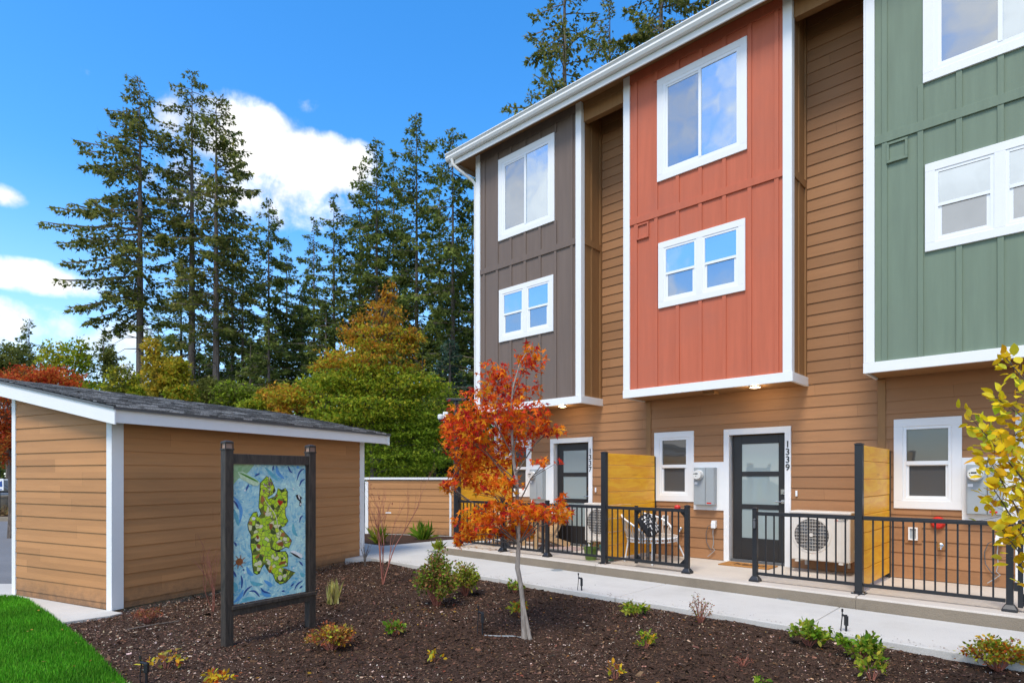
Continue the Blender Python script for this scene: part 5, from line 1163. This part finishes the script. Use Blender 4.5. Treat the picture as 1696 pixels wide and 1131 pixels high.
spec=[ # px, top, Y, c0, r, nb, seed, p, name, label
 (445,330,44,.10,4.9,130,21,.8,'green conifer with a pointed top right of the three firs'),
 (402,440,38,.16,3.6,100,22,.8,'shorter dense conifer between the three firs and the pointed conifer'),
 (300,430,47,.12,4.2,110,23,.8,'dense dark conifer behind the three bare trunks'),
 (500,470,46,.08,3.6,100,24,.9,'low conifer half hidden behind the orange topped tree, left'),
 (553,322,40,.12,3.6,100,25,.7,'slender conifer at the left of the central fir group'),
 (624,232,38,.22,3.3,110,26,.6,'slim tall fir above the orange topped tree'),
 (596,270,42,.2,3.2,100,27,.6,'slim fir behind the slim tall one'),
 (690,186,37,.20,3.0,115,28,.55,'tallest slim fir of the central group'),
 (652,262,43,.15,2.9,100,29,.6,'fir filling the gap in the central group'),
 (750,212,34,.18,2.9,110,30,.5,'tall fir next to the taupe bay'),
 (728,300,42,.08,2.9,100,31,.7,'darker fir behind the one next to the taupe bay'),
 (782,330,38,.06,3.0,100,32,.7,'fir partly hidden by the taupe bay'),
 (745,560,27,.04,2.3,90,33,.9,'young bluish conifer low beside the taupe bay'),
 (700,540,34,.05,3.2,90,34,.9,'dark low conifer behind the orange topped tree, right'),
 (360,520,50,.06,4.5,100,35,.9,'low dark conifer behind the trunks of the three firs'),
 (540,500,36,.05,3.2,90,36,.9,'dark conifer hugging the orange topped tree'),
 (445,520,33,.05,2.8,90,37,.9,'mid green conifer rising over the shed ridge'),
 (48,528,50,.25,3.1,70,38,.85,'small dark pointed conifer far left'),
 (172,545,42,.10,3.2,80,39,.8,'small thin conifer left of the tallest bare trunk'),
 (215,600,46,.05,3.2,70,40,.9,'little dark conifer behind the shed roof'),
 (285,560,36,.15,2.0,60,41,.7,'narrow light conifer between the bare trunks'),
 (475,395,48,.06,4.2,110,42,.8,'broad conifer between the pointed conifer and the central fir group'),
 (520,360,50,.08,3.8,110,43,.7,'conifer seen in the gap left of the slender conifer'),
 (600,420,46,.05,4.0,110,44,.8,'dark conifer filling the heart of the central fir group'),
 (670,400,47,.05,4.0,110,45,.8,'dark conifer behind the tallest slim fir'),
 (760,420,45,.05,4.0,110,46,.8,'dark conifer right behind the taupe bay corner'),
 (385,330,45,.12,3.2,90,47,.8,'conifer whose top shows right of the three firs'),
 (330,560,40,.03,3.2,90,71,.9,'low green conifer reaching the shed roof by the middle bare trunk'),
 (415,560,34,.03,3.0,90,72,.9,'low green conifer reaching the shed roof right of the bare trunks'),
 (130,600,44,.04,2.6,80,73,.9,'low green conifer over the left part of the shed roof'),
 (262,500,48,.05,3.6,90,48,.9,'dark conifer low between the left two bare trunks'),
]
for (px,py,Y,c0,r,nb,sd,p,l) in spec:
    bl=D2 if sd not in (33,) else [(.035,.07,.045),(.05,.09,.055),(.07,.11,.07)]
    conifer('conifer',l,at(px,Y),Y,hh(py,Y),c0,r,nb,sd,p,74,cols=bl,trunk_r=.17,group='conifers behind the shed',ssz=.39)
for (px,py,Y,c0,r,nb,sd,l) in ((935,-170,30,.2,4.4,100,51,'tall fir rising behind the taupe bay roof'),(1010,-20,34,.2,3.2,100,52,'fir between two others above the gutter'),(1095,-260,31,.2,4.2,130,53,'dense fir above the red bay gutter'),(1180,-230,36,.2,4.0,110,54,'fir above the roof beside the red bay'),(880,150,38,.2,3.8,80,55,'lower fir peeking over the roof corner')):
    conifer('roofline_fir',l,at(px,Y),Y,hh(py,Y),c0,r,nb,sd,.62,66 if sd!=53 else 90,trunk_r=.24,group='firs behind the townhouse roof',ssz=.33,droop=.24)
# ================================================================ broadleaf trees
def broadleaf(name,label,X,Y,h,blobs,nleaf,ls,seed,trunk_r=.13,z0=-.2,group=None,mt='bark',tier=0,tmpl=SPRAY):
    rg=np.random.default_rng(seed); t=thing(name,label,'tree',WLD,(X,Y,z0),group)
    m=MB(); m.tube([(X,Y,z0),(X+.03,Y,z0+h*.2),(X-.04,Y,z0+h*.5),(X,Y,z0+h*.85)],[trunk_r,trunk_r*.85,trunk_r*.55,trunk_r*.12],9)
    tot=sum(b[6] for b in blobs); CC=[];DD=[];QQ=[]
    for (bx,by,bz,rx,ry,rz,w,cols) in blobs:
        k=int(nleaf*w/tot); rx*=1.0; r3=rg.normal(size=(k,3)); r3/=np.linalg.norm(r3,axis=1,keepdims=True); r3*=rg.random((k,1))**.33
        # sub clumps keep the outline uneven
        nc=max(14,int(55*rx*rz)); cc=rg.normal(size=(nc,3)); cc/=np.linalg.norm(cc,axis=1,keepdims=True); cc*=rg.random((nc,1))**.4
        j=rg.integers(0,nc,k); lo_=rg.random((k,1))<.22; P=np.where(lo_,r3*1.06,cc[j]*.95+rg.normal(size=(k,3))*np.array([.17,.17,.055 if tier else .12])); P=P*np.array([rx,ry,rz])+np.array([X+bx,Y+by,z0+bz])
        CC.append(P); d=rg.normal(size=(k,3)); d+=(P-np.array([X,Y,z0+bz]))*.25; DD.append(d)
        c=np.array(cols)[rg.integers(0,len(cols),k)]*(1+rg.normal(size=(k,1))*.16)*(.9+.25*rg.normal(size=nc)[j][:,None]*.5); QQ.append(c)
        for q in cc[:6]:
            e=Vector((X+bx+q[0]*rx*.8,Y+by+q[1]*ry*.8,z0+bz+q[2]*rz*.8)); s=Vector((X,Y,max(z0+h*.2,min(e.z-.3,z0+h*.8)))); m.tube([s,s.lerp(e,.5)+Vector((0,0,.1)),e],[trunk_r*.25,trunk_r*.16,.01],4,cap=False)
    build(m,'trunk',M[mt],t)
    C=np.concatenate(CC); leafmesh('crown',C,np.concatenate(DD),ls*rg.uniform(.6,1.35,len(C)),*tmpl,np.concatenate(QQ),M['leaf'],parent=t,flat=.7 if tier else 1.1)
    return t
GRN=[(.21,.31,.020),(.28,.38,.028),(.15,.23,.020),(.36,.43,.035)]; YG=[(.42,.43,.03),(.30,.36,.02),(.50,.42,.035)]; ORG=[(.60,.26,.03),(.66,.36,.03),(.50,.20,.03),(.54,.40,.04)]; RED=[(.58,.09,.02),(.62,.15,.03),(.48,.05,.02),(.60,.22,.04)]; OLV=[(.17,.19,.04),(.22,.23,.055),(.12,.14,.03)]; YEL=[(.60,.38,.03),(.50,.40,.04),(.38,.34,.04)]
s22=22/990
def b22(px,py,rx,ry,w,c,dy=0): return ((px-618)*s22,dy,1.785+(789-py)*s22,rx*s22,rx*s22*.9,ry*s22,w,c)
broadleaf('turning_maple','broad tree turning from green below to orange at its top','tree' and at(618,22),22,8.4,[b22(645,490,16,26,.12,ORG),b22(632,525,40,30,.35,ORG),b22(585,548,26,22,.2,ORG),b22(680,560,26,22,.2,ORG+YG),b22(625,565,62,26,.7,ORG+YG),b22(615,598,84,26,1.1,YG+ORG),b22(560,610,40,18,.35,ORG+YG),b22(630,635,104,24,1.4,GRN+YG+YG),b22(700,640,40,22,.5,GRN+YG),b22(560,640,70,28,1.2,YG+GRN),b22(490,660,48,24,.8,YG+ORG),b22(620,680,110,32,2.4,GRN+YG),b22(680,710,68,34,1.6,GRN),b22(560,700,60,24,.9,GRN+YG),b22(660,755,82,34,2.0,GRN),b22(465,690,28,20,.3,ORG)],40000,.15,61,.16,tier=1)
if True:
    o=bpy.data.objects['turning_maple']
def bb(px0,Y): s=Y/990; return lambda px,py,rx,ry,w,c,dy=0: ((px-px0)*s,dy,1.785+(789-py)*s,rx*s,rx*s,ry*s,w,c)
f=bb(20,17); broadleaf('japanese_maple','large fiery red tree behind the left end of the shed','tree' and at(20,17),17,4.2,[f(70,625,52,20,1.0,RED),f(20,640,60,26,1.1,RED),f(-10,690,60,50,2,RED),f(20,740,50,36,1.6,RED+[(.30,.14,.03)]),f(105,640,30,10,.35,RED),f(90,700,50,40,1.0,RED)],17000,.10,62,.12)
f=bb(12,44); broadleaf('olive_broadleaf','rounded olive green tree at the far left edge',at(12,44),44,9.5,[f(12,600,42,30,1.5,OLV),f(-20,640,50,40,1.5,OLV),f(40,640,40,30,1,OLV)],9000,.30,63)
f=bb(110,36); broadleaf('yellow_green_tree','yellow green tree left of the tallest bare trunk',at(110,36),36,8,[f(90,600,22,36,.5,YG),f(125,590,26,30,.6,YG+GRN),f(110,645,46,30,1.2,YG+GRN),f(160,655,34,24,.8,YG+GRN)],5500,.26,64,group='yellowing trees over the shed roof')
f=bb(205,33); broadleaf('yellow_green_tree','light green tree against the tallest bare trunk',at(205,33),33,7,[f(200,640,26,34,1.0,YG+OLV),f(180,600,12,24,.3,OLV),f(225,660,30,24,.8,GRN+YG)],4200,.25,65,group='yellowing trees over the shed roof')
f=bb(272,30); broadleaf('yellow_green_tree','bright yellow tree between the bare trunks',at(272,30),30,6.5,[f(260,620,22,44,.9,YEL),f(290,625,24,34,1,YEL+YG),f(250,580,16,22,.25,YEL),f(300,655,28,20,.5,YEL+GRN)],6500,.22,66,group='yellowing trees over the shed roof')
f=bb(455,26); broadleaf('yellow_green_tree','orange yellow bush at the left foot of the orange topped tree',at(455,26),26,4.6,[f(455,660,26,24,1,ORG+YG),f(425,680,30,22,1,GRN+YG)],4500,.18,67,group='yellowing trees over the shed roof')
f=bb(400,30); broadleaf('olive_broadleaf','soft green willowy tree over the middle of the shed roof',at(400,30),30,6,[f(390,655,34,26,1.0,OLV+GRN),f(425,665,30,22,.8,GRN+OLV)],4500,.22,68)
f=bb(335,33); broadleaf('olive_broadleaf','shady green tree behind the two right bare trunks',at(335,33),33,6,[f(320,665,36,20,.8,OLV+GRN),f(350,650,26,26,.7,OLV)],3800,.24,69)
f=bb(720,26); broadleaf('olive_broadleaf','dense green thicket behind the low wall on the right',at(720,26),26,5,[f(745,690,36,50,1.3,GRN+OLV),f(700,770,60,30,1.0,GRN),f(790,720,50,60,1.2,OLV+GRN),f(640,785,50,18,.6,GRN)],7000,.2,70)
# far woodland mass
k=26000; X=rng.uniform(-85,30,k); hgt=4.5+3.0*np.array([noise.noise(Vector((a*.12,0,2))) for a in X])+1.5*np.array([noise.noise(Vector((a*.6,0,5))) for a in X]); Z=-.2+rng.random(k)**.8*hgt*1.15; Y=62+rng.normal(size=k)*2.5
go=leafmesh('distant_woodland',np.column_stack([X,Y,Z]),rng.normal(size=(k,3)),rng.uniform(.5,1.1,k),*SPRAY,palette(OLV+[(.07,.10,.03)],k),M['needle'],flat=1.2)
props(go,'dark green woodland edge far behind the trees','woodland',kind='stuff')
k=14000; X=rng.uniform(2,40,k); hgt=11+3*np.array([noise.noise(Vector((a*.12,0,2))) for a in X]); Z=-.2+rng.random(k)*hgt; Y=66+rng.normal(size=k)*2.5
# ================================================================ camera pole, cars, far left street furniture
t=thing('camera_pole','black pole with a white dome camera behind the red maple','security camera',WLD,(-1.36,14.5,-.05))
pz=lambda py:1.585+(789-py)/990*14.5; pX=lambda px:(px-848)/990*14.5
m=MB(); m.tube([(pX(755),14.5,-.05),(pX(755),14.5,pz(664))],.055,12); m.box(pX(755)-.09,pX(755)+.09,14.4,14.6,-.05,-.02); build(m,'pole',M['black'],t,bevel=.004)
m=MB(); m.box(pX(740),pX(772),14.42,14.58,pz(664),pz(660)); hd=build(m,'lamp_head',M['black'],t,bevel=.01)
m=MB(); m.tube([(pX(755),14.44,pz(716)),(pX(740),14.30,pz(712)),(pX(738),14.28,pz(700))],.035,8); build(m,'camera_arm',M['black'],t,smooth=True)
m=MB(); m.box(pX(736),pX(744),14.2,14.38,pz(700),pz(684)); cb=build(m,'camera_box',M['white'],t,bevel=.012)
m=MB(); m.lathe((pX(732),14.22,pz(693)),[(.0,-.07),(.05,-.055),(.07,-.01),(.07,.05),(.05,.07),(0,.075)],18); build(m,'camera_dome',M['white'],t,smooth=True)
m=MB(); m.lathe((pX(732),14.20,pz(696)),[(.0,-.07),(.04,-.055),(.05,-.015),(.05,0)],18); build(m,'camera_lens',M['ink'],t,smooth=True)
def car(label,X,Y,ang,paint,tone):
    fr=Fr(ang); lp=fr.inv(X,Y); x0,y0=lp
    t=thing('parked_car',label,'car',fr,(x0,y0,-.16),'cars parked beyond the shed')
    z=-.16; W=.88
    prof=[(-2.15,.35),(-2.2,.62),(-2.1,.90),(-1.5,1.0),(1.1,.98),(2.0,.86),(2.2,.62),(2.15,.32)]
    def ring(pr,w,name,mt,par=t):
        m=MB(); k=len(pr); vs=[]
        for sgn in (-1,1):
            for a,b in pr: wz=w*(1-.10*max(0,(b-.7))); vs.append((x0+a,y0+sgn*wz,z+b))
        m.add(vs,[tuple(range(k)),tuple(range(2*k-1,k-1,-1))]+[(i,i+k,(i+1)%k+k,(i+1)%k) for i in range(k)]); return build(m,name,mt,par,bevel=.05)
    body=ring(prof,W,'body',paint)
    cab=[(-1.95,.95),(-1.6,1.42),(-1.2,1.60),(.3,1.58),(1.05,1.0)]
    ring(cab,W*.93,'cabin',paint)
    m=MB()
    for sgn in (-1,1):
        y=y0+sgn*W*.87; 
        for q in ([(-1.75,1.04),(-1.5,1.40),(-.95,1.50),(-.95,1.04)],[(-.88,1.04),(-.88,1.50),(-.05,1.50),(-.05,1.04)],[(.02,1.04),(.02,1.50),(.28,1.49),(.88,1.04)]): m.prism([(x0+a,z+b) for a,b in q],y-.03,y+.03,'y')
    m.prism([(y0-.65,z+1.06),(y0+.65,z+1.06),(y0+.58,z+1.48),(y0-.58,z+1.48)],x0-1.93,x0-1.55,'x')
    build(m,'windows',M['glasslow'],t)
    for a in (-1.35,1.35):
        for sgn in (-1,1):
            m=MB(); m.lathe((x0+a,y0+sgn*.80+.11,z+.34),[(.34,0),(.34,.22)],24,'y'); w_=build(m,'wheel',M['ink'],t,bevel=.02)
            m=MB(); m.lathe((x0+a,y0+sgn*.80+.125*(1 if sgn>0 else 1),z+.34),[(.20,0),(.20,.25)],18,'y'); build(m,'rim',M['grey'],w_)
    for sgn in (-1,1): m=MB(); m.box(x0+2.02,x0+2.16,y0+sgn*.62-.16,y0+sgn*.62+.16,z+.66,z+.80); build(m,'headlight',M['vinyl'],t,bevel=.02)
M['carwhite']=mat('car_paint_white',(.72,.74,.76),.15); M['cargrey']=mat('car_paint_grey',(.09,.10,.12),.2,metal=.4)
car('white car seen in the slit between shed and low wall',-7.3,28,R(80),M['carwhite'],1)
car('dark grey car behind the street sign at far left',-25.2,29.3,R(15),M['cargrey'],1)
car('white car parked behind the dark grey car',-27.6,33.5,R(10),M['carwhite'],1)
t=thing('street_sign','small white and blue sign on a black post at the left edge','sign',WLD,(-20.75,23.95,-.03))
m=MB(); m.box(-20.60,-20.52,23.9,23.98,-.03,1.95); build(m,'post',M['black'],t,bevel=.005)
m=MB(); m.box(-21.1,-20.30,23.86,23.89,1.03,1.50); b_=build(m,'panel',M['white'],t,bevel=.005)
m=MB(); m.prism([(-20.62,1.18),(-20.58,1.30),(-20.36,1.42),(-20.34,1.18)],23.852,23.858,'y'); m.box(-21.0,-20.66,23.852,23.858,1.22,1.40); m.box(-21.05,-20.36,23.852,23.858,1.06,1.09); build(m,'blue_mark',M['tile_navy'],b_)
t=thing('concrete_planter','round weathered concrete planter by the far kerb','planter',WLD,(-21.9,25.6,-.03))
m=MB(); m.lathe((-21.9,25.6,-.05),[(.66,0),(.70,.1),(.72,.75),(.74,.76),(.74,.82),(.64,.82),(.62,.7),(0,.7)],30); build(m,'shell',M['curb'],t,smooth=True)
k=160; leafmesh('dry_grass',np.column_stack([rng.normal(-21.3,.3,k),rng.normal(25.1,.25,k),np.full(k,-.03)]),rng.normal(size=(k,3)),rng.uniform(.3,.7,k),*BLADE,palette([(.4,.3,.15),(.3,.2,.1)],k),M['leaf'],parent=t)
import bmesh
for i,(x,y,r,l) in enumerate(((-20.2,24.9,.25,'pale landscape boulder right of the round planter, nearest'),(-20.35,25.5,.32,'larger pale boulder behind the nearest one'),(-19.8,25.2,.2,'small pale boulder at the shed corner side'))):
    bm=bmesh.new(); bmesh.ops.create_icosphere(bm,subdivisions=3,radius=r)
    for v in bm.verts: v.co*=1+.35*noise.noise(v.co*3/r*.4+Vector((i*5,0,0))); v.co.z*=.75
    me=bpy.data.meshes.new('boulder'); bm.to_mesh(me); bm.free(); me.materials.append(M['curb']); o=bpy.data.objects.new('boulder',me); COL.objects.link(o); o.location=(x,y,.08); props(o,l,'rock','boulders by the far kerb')
    me.polygons.foreach_set('use_smooth',[True]*len(me.polygons))
# ================================================================ sky, sun, camera
w=bpy.data.worlds.new('World'); scene.world=w; w.use_nodes=True; nt=w.node_tree;N=nt.nodes;L=nt.links
bg=N['Background']; SUN_EL=R(58); SUN_AZ=R(207)   # azimuth clockwise from +Y
sky=N.new('ShaderNodeTexSky'); sky.sky_type='NISHITA'; sky.sun_disc=False; sky.sun_elevation=SUN_EL; sky.sun_rotation=SUN_AZ; sky.air_density=1.0; sky.dust_density=.4; sky.ozone_density=3
tc=N.new('ShaderNodeTexCoord'); sp=N.new('ShaderNodeSeparateXYZ'); L.new(tc.outputs['Generated'],sp.inputs[0])
def mth(op,a,b=None,clamp=False):
    n=N.new('ShaderNodeMath'); n.operation=op; n.use_clamp=clamp
    for i,q in enumerate((a,b)):
        if q is None: continue
        if isinstance(q,(int,float)): n.inputs[i].default_value=q
        else: L.new(q,n.inputs[i])
    return n.outputs[0]
hs=N.new('ShaderNodeHueSaturation'); hs.inputs['Saturation'].default_value=SKYSAT; hs.inputs['Value'].default_value=SKYVAL; L.new(sky.outputs[0],hs.inputs['Color'])
# clouds: a warped noise over the sky direction; fixed cumulus banks in front, broken cloud everywhere else
nz=N.new('ShaderNodeTexNoise'); nz.inputs['Scale'].default_value=7; nz.inputs['Detail'].default_value=12; nz.inputs['Roughness'].default_value=.55; nz.inputs['Distortion'].default_value=.25; L.new(tc.outputs['Generated'],nz.inputs['Vector'])
nb=N.new('ShaderNodeTexNoise'); nb.inputs['Scale'].default_value=2.2; nb.inputs['Detail'].default_value=6; L.new(tc.outputs['Generated'],nb.inputs['Vector'])
def blob(px,py,rx,ry,amp):
    """soft ellipse round a compass/elevation direction"""
    x=(px-848)/990; z=(789-py)/990; az=math.atan2(x,1); el=math.atan2(z,math.hypot(x,1)); c=math.hypot(1,x,z) if hasattr(math,'hypot') else 1
    d=Vector((x,1,z)).normalized(); ra=rx/990*math.cos(az)**2*1.0; re=ry/990*math.cos(az)*math.cos(el)**2
    e1=Vector((d.y,-d.x,0)).normalized(); e2=e1.cross(d)
    def dot(v):
        n=N.new('ShaderNodeVectorMath'); n.operation='DOT_PRODUCT'; L.new(tc.outputs['Generated'],n.inputs[0]); n.inputs[1].default_value=v; return n.outputs['Value']
    a=mth('DIVIDE',dot(e1),ra); b=mth('DIVIDE',dot(e2),re); r2=mth('ADD',mth('MULTIPLY',a,a),mth('MULTIPLY',b,b))
    fr=mth('GREATER_THAN',dot(d),0)
    return mth('MULTIPLY',mth('MULTIPLY',mth('SUBTRACT',1.0,r2,True),amp),fr)
tot=None
for q in [(320,205,120,60,.8),(400,230,130,80,1.15),(520,270,120,62,1.35),(590,268,48,44,1.0),(300,290,110,80,.7),(460,330,140,62,.65),(560,330,60,40,.4),(60,460,140,34,.9),(130,480,60,20,.7),(-20,525,130,44,.95),(50,545,130,50,.6),(110,540,50,32,.9),(190,575,100,60,.95),(230,610,110,60,.9),(5,325,50,26,1.0),(138,120,20,14,.35),(510,172,30,20,.25),(594,184,18,34,.3),(280,180,30,30,.3)]:
    v=blob(*q); tot=v if tot is None else mth('MAXIMUM',tot,v)
nf=N.new('ShaderNodeTexNoise'); nf.inputs['Scale'].default_value=26; nf.inputs['Detail'].default_value=10; nf.inputs['Roughness'].default_value=.6; nf.inputs['Distortion'].default_value=.4; L.new(tc.outputs['Generated'],nf.inputs['Vector'])
d1=mth('ADD',mth('ADD',mth('MULTIPLY',tot,.60),mth('MULTIPLY',mth('SUBTRACT',nf.outputs['Fac'],.5),.75)),mth('MULTIPLY',mth('SUBTRACT',nz.outputs['Fac'],.5),1.8))
front=N.new('ShaderNodeMapRange'); front.interpolation_type='SMOOTHSTEP'; front.inputs[1].default_value=.08; front.inputs[2].default_value=.62; L.new(d1,front.inputs[0])
fm=mth('MULTIPLY',front.outputs[0],mth('GREATER_THAN',tot,.001))
soft=N.new('ShaderNodeMapRange'); soft.interpolation_type='SMOOTHSTEP'; soft.inputs[1].default_value=0; soft.inputs[2].default_value=.25; L.new(tot,soft.inputs[0])
fm=mth('MULTIPLY',fm,soft.outputs[0])
back=N.new('ShaderNodeMapRange'); back.interpolation_type='SMOOTHSTEP'; back.inputs[1].default_value=.47; back.inputs[2].default_value=.58
L.new(mth('ADD',mth('MULTIPLY',nb.outputs['Fac'],.6),mth('MULTIPLY',nz.outputs['Fac'],.4)),back.inputs[0])
bm_=N.new('ShaderNodeMapRange'); bm_.interpolation_type='SMOOTHSTEP'; bm_.inputs[1].default_value=.30; bm_.inputs[2].default_value=-.15; bm_.inputs[3].default_value=0; bm_.inputs[4].default_value=1; L.new(sp.outputs[1],bm_.inputs[0])
bk=mth('MULTIPLY',back.outputs[0],bm_.outputs[0])
cm_=mth('MAXIMUM',fm,bk)
mx=N.new('ShaderNodeMix'); mx.data_type='RGBA'; L.new(cm_,mx.inputs[0])
shade=N.new('ShaderNodeMapRange'); shade.inputs[1].default_value=.35; shade.inputs[2].default_value=.65; shade.inputs[3].default_value=CLOUD*.74; shade.inputs[4].default_value=CLOUD*1.18; L.new(nz.outputs['Fac'],shade.inputs[0])
cc=N.new('ShaderNodeCombineColor'); L.new(shade.outputs[0],cc.inputs[0]); L.new(mth('MULTIPLY',shade.outputs[0],.99),cc.inputs[1]); L.new(mth('MULTIPLY',shade.outputs[0],.98),cc.inputs[2])
# haze that whitens the blue towards the horizon
hz=N.new('ShaderNodeMapRange'); hz.interpolation_type='SMOOTHSTEP'; hz.inputs[1].default_value=.0; hz.inputs[2].default_value=.42; hz.inputs[3].default_value=.55; hz.inputs[4].default_value=0; L.new(sp.outputs[2],hz.inputs[0])
mh=N.new('ShaderNodeMix'); mh.data_type='RGBA'; L.new(hz.outputs[0],mh.inputs[0]); L.new(hs.outputs[0],mh.inputs[6]); mh.inputs[7].default_value=(CLOUD*.62,CLOUD*.80,CLOUD*1.0,1)
L.new(mh.outputs[2],mx.inputs[6]); L.new(cc.outputs[0],mx.inputs[7])
L.new(mx.outputs[2],bg.inputs['Color']); bg.inputs['Strength'].default_value=.12
sun=bpy.data.lights.new('sun','SUN'); sun.energy=SUNE; sun.angle=R(19); sun.color=(1,.93,.82)
so=bpy.data.objects.new('sun',sun); COL.objects.link(so)
sd=Vector((math.sin(SUN_AZ)*math.cos(SUN_EL),math.cos(SUN_AZ)*math.cos(SUN_EL),math.sin(SUN_EL))); so.rotation_euler=sd.to_track_quat('Z','Y').to_euler(); so.location=(0,-5,20)
# lit down lights under the bays
for s_ in (-3.56-3.808,-3.56):
    l=bpy.data.lights.new('soffit_spot','POINT'); l.energy=4; l.color=(1,.78,.5); l.shadow_soft_size=.06; o=bpy.data.objects.new('soffit_spot',l); COL.objects.link(o); o.location=BLD.w((s_,BF+.16,2.93))
cam=bpy.data.cameras.new('camera'); cam.lens=990/1696*36; cam.sensor_width=36; cam.shift_y=223.5/1696; cam.clip_end=2000; cam.clip_start=.05
co=bpy.data.objects.new('camera',cam); COL.objects.link(co); co.location=(0,0,H); co.rotation_euler=(R(90),0,0); scene.camera=co
scene.view_settings.view_transform='Standard'; scene.view_settings.look='None'; scene.view_settings.exposure=EXPO; scene.view_settings.gamma=1
scene.render.engine='CYCLES'
